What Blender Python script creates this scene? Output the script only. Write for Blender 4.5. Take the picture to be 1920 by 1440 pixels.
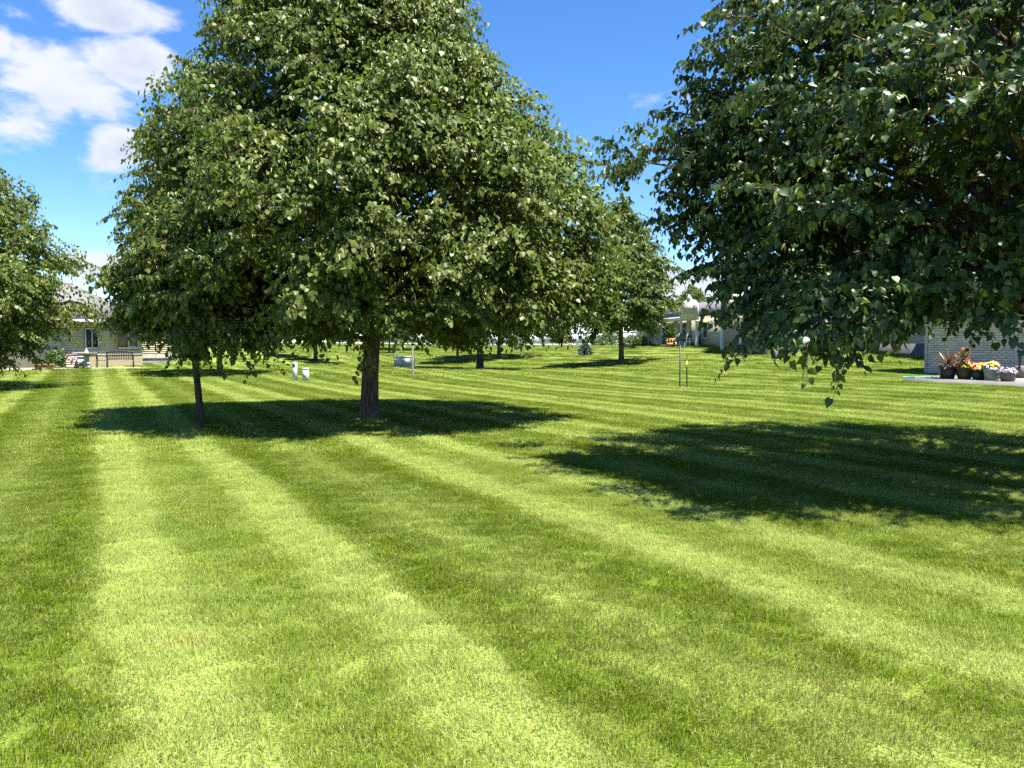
import bpy, math, random
import numpy as np
from mathutils import Vector, Matrix

R = math.radians
random.seed(7)
rng = np.random.default_rng(11)
for o in list(bpy.data.objects):
    bpy.data.objects.remove(o, do_unlink=True)
scene = bpy.context.scene
col = scene.collection

# ------------------------------------------------------------------ camera
CAM_H, F, PITCH = 1.6, 1440.0, math.atan(75 / 1440)
cam_d = bpy.data.cameras.new('camera')
cam = bpy.data.objects.new('camera', cam_d)
col.objects.link(cam)
cam.location = (0, 0, CAM_H)
cam.rotation_euler = (R(90) - PITCH, 0, 0)
cam_d.lens, cam_d.sensor_width = 27.0, 36.0
cam_d.clip_start, cam_d.clip_end = 0.05, 3000
scene.camera = cam

# ------------------------------------------------------------------ world, sun, exposure
SUN = Vector((0.34, -0.22, 1.0)).normalized()
EL, AZ = math.asin(SUN.z), math.atan2(SUN.x, SUN.y)
SKY_STRENGTH = 0.062
scene.view_settings.view_transform = 'Standard'
scene.view_settings.look = 'None'
scene.view_settings.exposure = 1.78
scene.view_settings.gamma = 1.0
scene.view_settings.use_curve_mapping = False
sun_d = bpy.data.lights.new('sun', 'SUN')
sun_d.energy, sun_d.angle, sun_d.color = 5.0, R(0.53), (1.0, 0.95, 0.86)
sun_o = bpy.data.objects.new('sun', sun_d)
sun_o.rotation_euler = SUN.to_track_quat('Z', 'Y').to_euler()
sun_o.location = (10, -6, 40)
col.objects.link(sun_o)

scene.render.engine = 'CYCLES'
cy = scene.cycles
cy.max_bounces, cy.diffuse_bounces, cy.glossy_bounces = 6, 3, 2
cy.transmission_bounces, cy.transparent_max_bounces = 4, 6
cy.caustics_reflective = cy.caustics_refractive = False
cy.use_denoising = False
cy.sample_clamp_indirect = 6.0


class NT:
    """small helper round a node tree"""
    def __init__(s, tree):
        s.t = tree
    def n(s, kind, **kw):
        nd = s.t.nodes.new(kind)
        for k, v in kw.items():
            setattr(nd, k, v)
        return nd
    def put(s, sock, v):
        if hasattr(v, 'is_output'):
            s.t.links.new(v, sock)
        else:
            sock.default_value = v
    def m(s, op, a, b=None, c=None, clamp=False):
        nd = s.n('ShaderNodeMath', operation=op, use_clamp=clamp)
        for i, v in enumerate((a, b, c)):
            if v is not None:
                s.put(nd.inputs[i], v)
        return nd.outputs[0]
    def mix(s, f, a, b, mode='MIX'):
        nd = s.n('ShaderNodeMix', data_type='RGBA', blend_type=mode)
        s.put(nd.inputs[0], f)
        s.put(nd.inputs[6], a)
        s.put(nd.inputs[7], b)
        return nd.outputs[2]
    def noise(s, vec, scale, detail=3, rough=0.5, w=None):
        nd = s.n('ShaderNodeTexNoise')
        if vec is not None:
            s.put(nd.inputs['Vector'], vec)
        nd.inputs['Scale'].default_value = scale
        nd.inputs['Detail'].default_value = detail
        nd.inputs['Roughness'].default_value = rough
        return nd.outputs[0]
    def ramp(s, f, stops, interp='LINEAR'):
        nd = s.n('ShaderNodeValToRGB')
        cr = nd.color_ramp
        cr.interpolation = interp
        while len(cr.elements) < len(stops):
            cr.elements.new(0.5)
        for e, (p, c) in zip(cr.elements, stops):
            e.position = p
            e.color = (c, c, c, 1) if isinstance(c, (int, float)) else (*c, 1)
        s.put(nd.inputs[0], f)
        return nd.outputs[0]
    def sep(s, v):
        nd = s.n('ShaderNodeSeparateXYZ')
        s.put(nd.inputs[0], v)
        return nd.outputs
    def comb(s, x, y, z):
        nd = s.n('ShaderNodeCombineXYZ')
        for i, v in enumerate((x, y, z)):
            s.put(nd.inputs[i], v)
        return nd.outputs[0]
    def smooth(s, v, lo, hi):
        nd = s.n('ShaderNodeMapRange', interpolation_type='SMOOTHSTEP')
        s.put(nd.inputs[0], v)
        nd.inputs[1].default_value, nd.inputs[2].default_value = lo, hi
        return nd.outputs[0]


def ray(px, py):
    """direction through a pixel of the 1920 x 1440 photograph"""
    c, s_ = math.cos(PITCH), math.sin(PITCH)
    a, b = px - 960, 720 - py
    return Vector((a, F * c + b * s_, -F * s_ + b * c))


def at(px, py, Y):
    d = ray(px, py)
    d *= Y / d.y
    return Vector((d.x, Y, d.z + CAM_H))


def build_world():
    w = bpy.data.worlds.new('World')
    scene.world = w
    w.use_nodes = True
    t = w.node_tree
    t.nodes.clear()
    N = NT(t)
    sky = N.n('ShaderNodeTexSky', sky_type='NISHITA', sun_disc=False)
    sky.sun_elevation, sky.sun_rotation = EL, AZ
    sky.air_density, sky.dust_density, sky.ozone_density = 1.0, 0.15, 3.2
    sky.altitude = 1400
    hs = N.n('ShaderNodeHueSaturation')
    hs.inputs['Saturation'].default_value = 1.25
    hs.inputs['Value'].default_value = 1.22
    hs.inputs['Hue'].default_value = 0.505
    t.links.new(sky.outputs[0], hs.inputs['Color'])
    d = N.n('ShaderNodeTexCoord').outputs['Generated']
    x, y, z = N.sep(d)
    az = N.m('ARCTAN2', x, y)
    el = N.m('ARCSINE', z)
    wv = N.comb(az, N.m('MULTIPLY', el, 2.0), 3.3)
    warp = N.noise(wv, 7.0, 6, 0.6)
    big = N.noise(N.comb(N.m('MULTIPLY', x, 1.0), y, N.m('MULTIPLY', z, 2.3)), 2.1, 3, 0.5)
    fbm = N.noise(wv, 5.5, 10, 0.62)
    blobs = [(110, 195, 150, 55, 1.0), (265, 120, 70, 48, 1.0), (225, 22, 100, 32, 1.0),
             (30, 18, 45, 16, .40), (205, 268, 70, 50, 1.0), (5, 120, 22, 45, .5), (70, 240, 130, 40, .9),
             (185, 500, 95, 30, 1.1), (1280, 545, 90, 42, .95), (1220, 192, 80, 26, .66), (1190, 232, 22, 8, .42), (1085, 262, 8, 4, .25),
             (1205, 418, 18, 20, .6), (-260, 150, 190, 70, .9), (2300, 420, 260, 60, .8), (560, 560, 160, 30, .7)]
    tot = None
    for px, py, sx, sy, g in blobs:
        v = ray(px, py).normalized()
        a0, e0 = math.atan2(v.x, v.y), math.asin(v.z)
        c = 1.0 / F
        fx = math.cos(a0)
        u = N.m('MULTIPLY', N.m('SUBTRACT', az, a0), 1 / (sx * c * fx))
        q = N.m('MULTIPLY', N.m('SUBTRACT', el, e0), 1 / (sy * c))
        r2 = N.m('ADD', N.m('MULTIPLY', u, u), N.m('MULTIPLY', q, q))
        gsn = N.m('MULTIPLY', N.m('POWER', 2.718, N.m('MULTIPLY', r2, -0.6)), g)
        tot = gsn if tot is None else N.m('MAXIMUM', tot, gsn)
    # scattered fair-weather clouds go on all round, by noise alone
    wide = N.m('MULTIPLY', N.smooth(big, 0.60, 0.74), N.smooth(N.m('ABSOLUTE', az), 0.75, 1.1))
    tot = N.m('MAXIMUM', tot, wide)
    f = N.m('ADD', N.m('MULTIPLY', tot, 0.85), N.m('MULTIPLY', N.m('SUBTRACT', fbm, 0.5), 1.5))
    f = N.m('ADD', f, N.m('MULTIPLY', N.m('SUBTRACT', warp, 0.5), 0.9))
    alpha = N.m('MULTIPLY', N.smooth(f, 0.36, 0.64), 0.95)
    shade = N.noise(N.comb(N.m('ADD', az, 0.03), N.m('ADD', N.m('MULTIPLY', el, 2.2), -0.06), 1.1), 6.5, 6, 0.5)
    thick = N.smooth(f, 0.3, 0.9)
    shv = N.m('MULTIPLY', N.smooth(shade, 0.42, 0.68), thick)
    ccol = N.mix(shv, (4.5, 4.65, 5.0, 1), (2.8, 3.2, 4.1, 1))
    fin = N.mix(alpha, hs.outputs[0], ccol)
    bg = N.n('ShaderNodeBackground')
    bg.inputs['Strength'].default_value = SKY_STRENGTH
    t.links.new(fin, bg.inputs['Color'])
    out = N.n('ShaderNodeOutputWorld')
    t.links.new(bg.outputs[0], out.inputs[0])


build_world()

# ------------------------------------------------------------------ materials
M = {}


def mat(name):
    m = bpy.data.materials.new(name)
    m.use_nodes = True
    m.node_tree.nodes.clear()
    N = NT(m.node_tree)
    out = N.n('ShaderNodeOutputMaterial')
    M[name] = m
    return m, N, out


def simple(name, c, rough=0.6, var=0.12, scale=8.0, metal=0.0, bump=0.0, spec=0.4, c2=None):
    m, N, out = mat(name)
    p = N.n('ShaderNodeBsdfPrincipled')
    co = N.n('ShaderNodeTexCoord').outputs['Object']
    nz = N.noise(co, scale, 5, 0.6)
    a = tuple(v * (1 - var) for v in c)
    b = c2 or tuple(min(1, v * (1 + var)) for v in c)
    cc = N.mix(N.smooth(nz, 0.3, 0.7), (*a, 1), (*b, 1))
    N.put(p.inputs['Base Color'], cc)
    p.inputs['Roughness'].default_value = rough
    p.inputs['Metallic'].default_value = metal
    p.inputs['Specular IOR Level'].default_value = spec
    if bump:
        b_ = N.n('ShaderNodeBump')
        b_.inputs['Strength'].default_value = bump
        b_.inputs['Distance'].default_value = 0.01
        N.put(b_.inputs['Height'], N.noise(co, scale * 6, 6, 0.7))
        N.put(p.inputs['Normal'], b_.outputs[0])
    N.put(out.inputs[0], p.outputs[0])
    return m


simple('concrete', (0.24, 0.23, 0.205), 0.85, 0.12, 3, bump=0.3)
simple('stone_grey', (0.30, 0.29, 0.27), 0.9, 0.2, 9, bump=0.4)
simple('foundation', (0.11, 0.11, 0.12), 0.9, 0.15, 3, bump=0.3)
simple('white_paint', (0.62, 0.63, 0.64), 0.45, 0.05, 4)
simple('vinyl_white', (0.62, 0.62, 0.63), 0.4, 0.03, 2)
simple('cream_siding', (0.52, 0.48, 0.38), 0.55, 0.05, 2)
simple('tan_siding', (0.50, 0.45, 0.32), 0.6, 0.06, 2)
simple('peach_stucco', (0.50, 0.42, 0.34), 0.8, 0.08, 5, bump=0.2)
simple('soffit', (0.55, 0.53, 0.47), 0.6, 0.05, 2)
simple('brown_panel', (0.20, 0.15, 0.12), 0.6, 0.1, 4)
simple('dark_glass', (0.02, 0.022, 0.025), 0.06, 0.1, 1, spec=0.6)
simple('black_metal', (0.018, 0.019, 0.02), 0.45, 0.2, 20)
simple('dark_metal', (0.035, 0.038, 0.035), 0.5, 0.2, 20)
simple('grey_metal', (0.17, 0.175, 0.17), 0.5, 0.1, 12)
simple('utility_green', (0.42, 0.44, 0.38), 0.7, 0.06, 4, spec=0.15)
simple('utility_white', (0.46, 0.50, 0.47), 0.5, 0.05, 4)
simple('terracotta', (0.50, 0.24, 0.16), 0.8, 0.15, 12, bump=0.2)
simple('pot_navy', (0.018, 0.026, 0.032), 0.35, 0.2, 6)
simple('pot_brown', (0.055, 0.042, 0.030), 0.5, 0.2, 6)
simple('pot_sage', (0.24, 0.29, 0.26), 0.5, 0.1, 6)
simple('pot_taupe', (0.13, 0.12, 0.115), 0.6, 0.1, 6)
simple('soil', (0.045, 0.03, 0.02), 0.95, 0.3, 30, bump=0.6)
simple('hose_teal', (0.16, 0.42, 0.40), 0.4, 0.08, 10)
simple('bus_orange', (0.72, 0.33, 0.08), 0.5, 0.08, 6)
simple('bench_green', (0.07, 0.12, 0.09), 0.5, 0.1, 6)
simple('wood_beige', (0.55, 0.47, 0.36), 0.7, 0.15, 10)
simple('ribbon_yellow', (0.75, 0.60, 0.05), 0.6, 0.05, 4)
simple('bare_soil', (0.24, 0.20, 0.12), 0.95, 0.25, 10, bump=0.5)
simple('mortar', (0.12, 0.115, 0.11), 0.95, 0.15, 20)
simple('tyre', (0.02, 0.02, 0.02), 0.8, 0.1, 10)
simple('red_brick_bed', (0.30, 0.26, 0.23), 0.9, 0.2, 5)
for i in range(4):
    k = 0.9 + 0.07 * i
    simple('brick_%d' % i, (0.60 * k, 0.54 * k, 0.46 * k), 0.85, 0.14, 14, bump=0.3)


def brick_material():
    m, N, out = mat('cream_brick')
    co = N.n('ShaderNodeTexCoord').outputs['UV']
    b = N.n('ShaderNodeTexBrick')
    N.put(b.inputs['Vector'], co)
    b.inputs['Scale'].default_value = 1.0
    b.inputs['Brick Width'].default_value = 0.24
    b.inputs['Row Height'].default_value = 0.085
    b.inputs['Mortar Size'].default_value = 0.008
    b.inputs['Color1'].default_value = (0.40, 0.33, 0.215, 1)
    b.inputs['Color2'].default_value = (0.34, 0.28, 0.185, 1)
    b.inputs['Mortar'].default_value = (0.13, 0.11, 0.085, 1)
    p = N.n('ShaderNodeBsdfPrincipled')
    N.put(p.inputs['Base Color'], b.outputs[0])
    p.inputs['Roughness'].default_value = 0.85
    N.put(out.inputs[0], p.outputs[0])


brick_material()


def shingle_material():
    m, N, out = mat('shingle')
    co = N.n('ShaderNodeTexCoord').outputs['Object']
    x, y, z = N.sep(co)
    rowv = N.m('FRACT', N.m('MULTIPLY', z, 11.0))
    nz = N.noise(co, 9, 4, 0.7)
    nz2 = N.noise(N.comb(N.m('MULTIPLY', x, 3), N.m('MULTIPLY', y, 3), N.m('FLOOR', N.m('MULTIPLY', z, 11.0))), 3, 2, 0.6)
    c = N.mix(N.smooth(nz2, 0.35, 0.65), (0.11, 0.11, 0.115, 1), (0.17, 0.17, 0.175, 1))
    c = N.mix(N.m('MULTIPLY', nz, 0.4), c, (0.12, 0.117, 0.115, 1))
    c = N.mix(N.m('MULTIPLY', N.m('LESS_THAN', rowv, 0.14), 0.45), c, (0.12, 0.12, 0.12, 1))
    p = N.n('ShaderNodeBsdfPrincipled')
    N.put(p.inputs['Base Color'], c)
    p.inputs['Roughness'].default_value = 0.9
    N.put(out.inputs[0], p.outputs[0])


shingle_material()


def bark_material(name, c1, c2, zs=3.5):
    m, N, out = mat(name)
    co = N.n('ShaderNodeTexCoord').outputs['Object']
    x, y, z = N.sep(co)
    v = N.comb(N.m('MULTIPLY', x, 22), N.m('MULTIPLY', y, 22), N.m('MULTIPLY', z, zs))
    nz = N.noise(v, 1.0, 6, 0.65)
    n2 = N.noise(co, 3.0, 3, 0.5)
    c = N.mix(N.smooth(nz, 0.36, 0.62), (*c1, 1), (*c2, 1))
    c = N.mix(N.m('MULTIPLY', N.smooth(n2, 0.5, 0.75), 0.35), c, (0.16, 0.14, 0.11, 1))
    b = N.n('ShaderNodeBump')
    b.inputs['Strength'].default_value = 0.9
    b.inputs['Distance'].default_value = 0.03
    N.put(b.inputs['Height'], nz)
    p = N.n('ShaderNodeBsdfPrincipled')
    N.put(p.inputs['Base Color'], c)
    N.put(p.inputs['Normal'], b.outputs[0])
    p.inputs['Roughness'].default_value = 0.92
    p.inputs['Specular IOR Level'].default_value = 0.2
    N.put(out.inputs[0], p.outputs[0])


bark_material('bark', (0.035, 0.026, 0.019), (0.15, 0.115, 0.085))
bark_material('bark_dark', (0.028, 0.022, 0.017), (0.085, 0.066, 0.05))
bark_material('twig', (0.05, 0.035, 0.022), (0.12, 0.085, 0.05))


def leaf_material(name, stops, transl=0.3, rough=0.42, spec=0.5, tcol=(0.16, 0.26, 0.02)):
    m, N, out = mat(name)
    a = N.n('ShaderNodeAttribute', attribute_name='tint').outputs['Fac']
    c = N.ramp(a, stops)
    co = N.n('ShaderNodeNewGeometry')
    # undersides of the leaves are paler and greyer
    c = N.mix(N.m('MULTIPLY', co.outputs['Backfacing'], 0.35), c, (0.11, 0.155, 0.06, 1))
    p = N.n('ShaderNodeBsdfPrincipled')
    N.put(p.inputs['Base Color'], c)
    p.inputs['Roughness'].default_value = rough
    p.inputs['Specular IOR Level'].default_value = spec
    tr = N.n('ShaderNodeBsdfTranslucent')
    tc = N.mix(0.55, c, (*tcol, 1))
    N.put(tr.inputs[0], tc)
    mx = N.n('ShaderNodeMixShader')
    mx.inputs[0].default_value = transl
    N.put(mx.inputs[1], p.outputs[0])
    N.put(mx.inputs[2], tr.outputs[0])
    N.put(out.inputs[0], mx.outputs[0])


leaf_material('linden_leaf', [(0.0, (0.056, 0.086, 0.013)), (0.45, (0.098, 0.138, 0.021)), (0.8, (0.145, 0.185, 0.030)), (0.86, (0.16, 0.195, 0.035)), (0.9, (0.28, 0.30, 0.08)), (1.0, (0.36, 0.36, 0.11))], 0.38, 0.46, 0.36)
leaf_material('linden_leaf_shaded', [(0.0, (0.018, 0.042, 0.010)), (0.5, (0.032, 0.064, 0.013)), (0.82, (0.056, 0.096, 0.018)), (0.9, (0.20, 0.23, 0.06)), (1.0, (0.26, 0.27, 0.08))], 0.22, 0.42, 0.32)  # same species as linden_leaf; the near crown's shade is put into darker leaf colours
leaf_material('shrub_leaf', [(0.0, (0.025, 0.055, 0.018)), (0.6, (0.05, 0.10, 0.022)), (1.0, (0.11, 0.17, 0.03))], 0.2)
leaf_material('shrub_leaf_bright', [(0.0, (0.06, 0.10, 0.015)), (0.6, (0.12, 0.17, 0.02)), (1.0, (0.2, 0.25, 0.04))], 0.25)
leaf_material('needle_blue', [(0.0, (0.10, 0.15, 0.15)), (1.0, (0.22, 0.30, 0.29))], 0.05)
leaf_material('needle_dark', [(0.0, (0.012, 0.022, 0.015)), (1.0, (0.03, 0.045, 0.03))], 0.05)
leaf_material('cordyline_leaf', [(0.0, (0.10, 0.014, 0.022)), (0.6, (0.24, 0.05, 0.06)), (1.0, (0.48, 0.24, 0.22))], 0.15, 0.35)
for nm, a_, b_ in (('flower_yellow', (0.75, 0.52, 0.02), (0.85, 0.68, 0.10)), ('flower_orange', (0.70, 0.20, 0.04), (0.8, 0.35, 0.12)),
                   ('flower_pink', (0.55, 0.18, 0.20), (0.75, 0.42, 0.36)), ('flower_lilac', (0.38, 0.24, 0.46), (0.72, 0.62, 0.74)),
                   ('flower_purple', (0.12, 0.05, 0.16), (0.60, 0.55, 0.60)), ('flower_red', (0.35, 0.06, 0.05), (0.45, 0.16, 0.10)),
                   ('flower_white', (0.7, 0.68, 0.66), (0.8, 0.78, 0.74))):
    leaf_material(nm, [(0.0, a_), (1.0, b_)], 0.15, 0.6, 0.2, tcol=b_)


# ---- lawn colour: mowing stripes (the nap of the mown turf), dry patches, by place in the world
SX, SY, SW = 0.876, 0.482, 1.77


def lawn_colour(N, pos):
    x, y, z = N.sep(pos)
    s = N.m('ADD', N.m('MULTIPLY', x, SX), N.m('MULTIPLY', y, SY))
    lng = N.m('SUBTRACT', N.m('MULTIPLY', y, SX), N.m('MULTIPLY', x, SY))
    flat = N.comb(x, y, 0.0)
    wob = N.m('MULTIPLY', N.m('SUBTRACT', N.noise(flat, 0.55, 2, 0.5), 0.5), 0.55)
    wob2 = N.m('MULTIPLY', N.m('SUBTRACT', N.noise(flat, 3.0, 3, 0.6), 0.5), 0.26)
    s = N.m('ADD', N.m('ADD', s, wob), wob2)
    t = N.m('FRACT', N.m('MULTIPLY', N.m('ADD', s, 100 * 2 * SW - 0.02), 1 / (2 * SW)))
    prof = N.ramp(t, [(0.0, .25), (0.03, .95), (0.12, 1.0), (0.19, .36), (0.31, .26), (0.39, .92), (0.475, 1.0), (0.505, .25), (0.55, .02), (0.66, .32), (0.75, .70), (0.83, .28), (0.95, .02), (1.0, .30)], 'EASE')
    cross = N.m('MULTIPLY', N.m('SINE', N.m('MULTIPLY', lng, 2 * math.pi / 3.5)), N.m('MULTIPLY', N.smooth(x, 2.0, 12.0), 0.24))
    blot = N.m('MULTIPLY', N.m('SUBTRACT', N.noise(flat, 1.5, 5, 0.65), 0.5), 1.35)
    prof = N.m('ADD', N.m('ADD', prof, cross), blot, clamp=True)
    c = N.mix(prof, (0.105, 0.165, 0.003, 1), (0.285, 0.358, 0.080, 1))
    dry = N.smooth(N.noise(flat, 0.9, 5, 0.68), 0.53, 0.72)
    c = N.mix(N.m('MULTIPLY', dry, 0.5), c, (0.31, 0.31, 0.085, 1))
    lush = N.smooth(N.noise(N.comb(x, y, 7.0), 0.7, 4, 0.6), 0.56, 0.72)
    c = N.mix(N.m('MULTIPLY', lush, 0.5), c, (0.085, 0.155, 0.012, 1))
    return c


def grass_material():
    m, N, out = mat('grass_blade')
    g = N.n('ShaderNodeNewGeometry')
    c = lawn_colour(N, g.outputs['Position'])
    a = N.n('ShaderNodeAttribute', attribute_name='tint').outputs['Fac']
    v = N.ramp(a, [(0.0, 0.55), (0.5, 0.95), (0.85, 1.35), (1.0, 1.5)])
    c = N.mix(1.0, c, v, 'MULTIPLY')
    straw = N.smooth(a, 0.91, 0.95)
    c = N.mix(N.m('MULTIPLY', straw, 0.75), c, (0.46, 0.43, 0.19, 1))
    p = N.n('ShaderNodeBsdfPrincipled')
    N.put(p.inputs['Base Color'], c)
    p.inputs['Roughness'].default_value = 0.5
    p.inputs['Specular IOR Level'].default_value = 0.06
    tr = N.n('ShaderNodeBsdfTranslucent')
    N.put(tr.inputs[0], N.mix(0.25, c, (0.22, 0.30, 0.03, 1)))
    mx = N.n('ShaderNodeMixShader')
    mx.inputs[0].default_value = 0.38
    N.put(mx.inputs[1], p.outputs[0])
    N.put(mx.inputs[2], tr.outputs[0])
    N.put(out.inputs[0], mx.outputs[0])
    m, N, out = mat('lawn_ground')
    g = N.n('ShaderNodeNewGeometry')
    c = lawn_colour(N, g.outputs['Position'])
    nz = N.noise(g.outputs['Position'], 60, 4, 0.7)
    c = N.mix(N.smooth(nz, 0.35, 0.65), c, (0.055, 0.065, 0.02, 1))
    p = N.n('ShaderNodeBsdfPrincipled')
    N.put(p.inputs['Base Color'], c)
    p.inputs['Roughness'].default_value = 0.9
    p.inputs['Specular IOR Level'].default_value = 0.1
    N.put(out.inputs[0], p.outputs[0])


grass_material()


# ------------------------------------------------------------------ object helpers
def tag(o, label=None, cat=None, group=None, kind=None):
    for k, v in (('label', label), ('category', cat), ('group', group), ('kind', kind)):
        if v:
            o[k] = v
    return o


def empty(name, loc=(0, 0, 0), rz=0.0, label=None, cat=None, group=None):
    o = bpy.data.objects.new(name, None)
    o.empty_display_size = 0.2
    o.location = loc
    o.rotation_euler = (0, 0, rz)
    col.objects.link(o)
    return tag(o, label, cat, group)


def np_mesh(name, verts, faces, material, tint=None, uv=None, smooth=False):
    """faces: list of (n, k) arrays or a list of tuples"""
    me = bpy.data.meshes.new(name)
    verts = np.asarray(verts, dtype=np.float32).reshape(-1, 3)
    if isinstance(faces, list) and faces and isinstance(faces[0], np.ndarray):
        arrs = [f for f in faces if len(f)]
    else:
        by = {}
        for f in faces:
            by.setdefault(len(f), []).append(f)
        arrs = [np.array(v, dtype=np.int32) for v in by.values()]
    loops = np.concatenate([a.ravel() for a in arrs]).astype(np.int32)
    sizes = np.concatenate([np.full(len(a), a.shape[1], dtype=np.int32) for a in arrs])
    starts = np.concatenate([[0], np.cumsum(sizes)[:-1]]).astype(np.int32)
    me.vertices.add(len(verts))
    me.vertices.foreach_set('co', verts.ravel())
    me.loops.add(len(loops))
    me.loops.foreach_set('vertex_index', loops)
    me.polygons.add(len(sizes))
    me.polygons.foreach_set('loop_start', starts)
    me.polygons.foreach_set('loop_total', sizes)
    if tint is not None:
        at_ = me.attributes.new('tint', 'FLOAT', 'POINT')
        at_.data.foreach_set('value', np.asarray(tint, dtype=np.float32))
    me.materials.append(M[material])
    me.update(calc_edges=True)
    me.validate()
    if smooth:
        me.polygons.foreach_set('use_smooth', np.ones(len(sizes), dtype=bool))
    return me


def link(name, me, parent=None, loc=(0, 0, 0), rz=0.0):
    o = bpy.data.objects.new(name, me)
    o.location = loc
    o.rotation_euler = (0, 0, rz)
    o.parent = parent
    col.objects.link(o)
    return o


class MB:
    """collects shapes of one part"""
    def __init__(s):
        s.v, s.f = [], []
    def add(s, vs, fs):
        b = len(s.v)
        s.v += [tuple(v) for v in vs]
        s.f += [tuple(i + b for i in f) for f in fs]
        return s
    def box(s, x0, x1, y0, y1, z0, z1):
        return s.add([(x0, y0, z0), (x1, y0, z0), (x1, y1, z0), (x0, y1, z0), (x0, y0, z1), (x1, y0, z1), (x1, y1, z1), (x0, y1, z1)],
                     [(0, 3, 2, 1), (4, 5, 6, 7), (0, 1, 5, 4), (1, 2, 6, 5), (2, 3, 7, 6), (3, 0, 4, 7)])
    def bevbox(s, x0, x1, y0, y1, z0, z1, b=0.01):
        # box with chamfered vertical and top edges
        o = [(x0 + b, y0), (x1 - b, y0), (x1, y0 + b), (x1, y1 - b), (x1 - b, y1), (x0 + b, y1), (x0, y1 - b), (x0, y0 + b)]
        cx, cy_ = (x0 + x1) / 2, (y0 + y1) / 2
        ins = [(x - b * (1 if x > cx else -1), y - b * (1 if y > cy_ else -1)) for x, y in o]
        vs = [(x, y, z0) for x, y in o] + [(x, y, z1 - b) for x, y in o] + [(x, y, z1) for x, y in ins]
        fs = [tuple(reversed(range(8))), tuple(range(16, 24))]
        for r in (0, 8):
            fs += [(r + i, r + (i + 1) % 8, r + 8 + (i + 1) % 8, r + 8 + i) for i in range(8)]
        return s.add(vs, fs)
    def lathe(s, prof, n=16, c=(0, 0), cap=True):
        vs, fs = [], []
        for r, z in prof:
            for i in range(n):
                a = 2 * math.pi * i / n
                vs.append((c[0] + r * math.cos(a), c[1] + r * math.sin(a), z))
        for k in range(len(prof) - 1):
            for i in range(n):
                fs.append((k * n + i, k * n + (i + 1) % n, (k + 1) * n + (i + 1) % n, (k + 1) * n + i))
        if cap:
            fs.append(tuple(reversed(range(n))))
            fs.append(tuple(range((len(prof) - 1) * n, len(prof) * n)))
        return s.add(vs, fs)
    def tube(s, pts, r, n=6):
        v, f = tube_arrays(pts, r, n)
        return s.add(v, f)
    def prism(s, poly, y0, y1):
        """polygon in x, z pushed along y"""
        n = len(poly)
        vs = [(x, y0, z) for x, z in poly] + [(x, y1, z) for x, z in poly]
        fs = [tuple(range(n)), tuple(reversed(range(n, 2 * n)))]
        fs += [((i + 1) % n, i, n + i, n + (i + 1) % n) for i in range(n)]
        return s.add(vs, fs)
    def build(s, name, material, parent=None, loc=(0, 0, 0), rz=0.0, smooth=False):
        return link(name, np_mesh(name, s.v, s.f, material, smooth=smooth), parent, loc, rz)


def tube_arrays(pts, radii, n=6):
    pts = [Vector(p) for p in pts]
    if isinstance(radii, (int, float)):
        radii = [radii] * len(pts)
    vs, fs = [], []
    ref = None
    for i, p in enumerate(pts):
        t = (pts[min(i + 1, len(pts) - 1)] - pts[max(i - 1, 0)])
        t = t.normalized() if t.length > 1e-9 else Vector((0, 0, 1))
        if ref is None:
            ref = t.orthogonal().normalized()
        ref = (ref - t * ref.dot(t))
        ref = ref.normalized() if ref.length > 1e-6 else t.orthogonal().normalized()
        b = t.cross(ref)
        for k in range(n):
            a = 2 * math.pi * k / n
            vs.append(tuple(p + (ref * math.cos(a) + b * math.sin(a)) * radii[i]))
    for i in range(len(pts) - 1):
        for k in range(n):
            fs.append((i * n + k, i * n + (k + 1) % n, (i + 1) * n + (k + 1) % n, (i + 1) * n + k))
    fs.append(tuple(reversed(range(n))))
    fs.append(tuple(range((len(pts) - 1) * n, len(pts) * n)))
    return vs, fs


# ------------------------------------------------------------------ ground
CTRL = []
for x_ in (-16, -8, 0, 8, 16):
    for y_ in (-6, 4, 14):
        CTRL.append((x_, y_, 0.0))
for x_, y_ in ((-10, 24), (0, 24), (6, 24), (-19, 26), (0, 32), (-8, 33), (-14, 32)):
    CTRL.append((x_, y_, 0.0))
for px, py, Y in ((225, 689, 43), (90, 694, 41), (0, 697, 39), (300, 684, 49), (400, 656, 55), (330, 682, 51), (412, 703, 39), (900, 693, 45), (1165, 683, 48),
                  (936, 671, 64), (755, 657, 88), (1097, 668, 62), (1053, 652, 82), (1090, 647, 105), (700, 645, 105), (500, 645, 100),
                  (1285, 648, 56), (1205, 648, 67), (1380, 655, 50), (1775, 716, 26), (1890, 723, 24), (1920, 707, 29), (1280, 727, 28.5),
                  (1735, 700, 32), (1700, 667, 42), (592, 681, 58), (760, 688, 43), (1500, 690, 35), (2300, 730, 22), (2600, 660, 40)):
    p = at(px, py, Y)
    CTRL.append((p.x, p.y, p.z))
CTRL += [(-80, 40, 0.3), (80, 40, 1.0), (-60, 110, 1.6), (60, 110, 1.6), (0, 160, 1.6), (0, -60, 0), (-60, -20, 0), (60, -20, 0.2), (-38, 60, 0.9), (-30, 46, 0.32)]
CT = np.array(CTRL, dtype=float)
_c2 = 5.0 ** 2


def _phi(d2):
    return np.sqrt(d2 + _c2)


_A = _phi(((CT[:, None, :2] - CT[None, :, :2]) ** 2).sum(-1)) - np.eye(len(CT)) * 0.05
_n = len(CT)
_K = np.zeros((_n + 1, _n + 1))
_K[:_n, :_n] = _A
_K[:_n, _n] = _K[_n, :_n] = 1
_W = np.linalg.solve(_K, np.append(CT[:, 2], 0))


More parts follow.
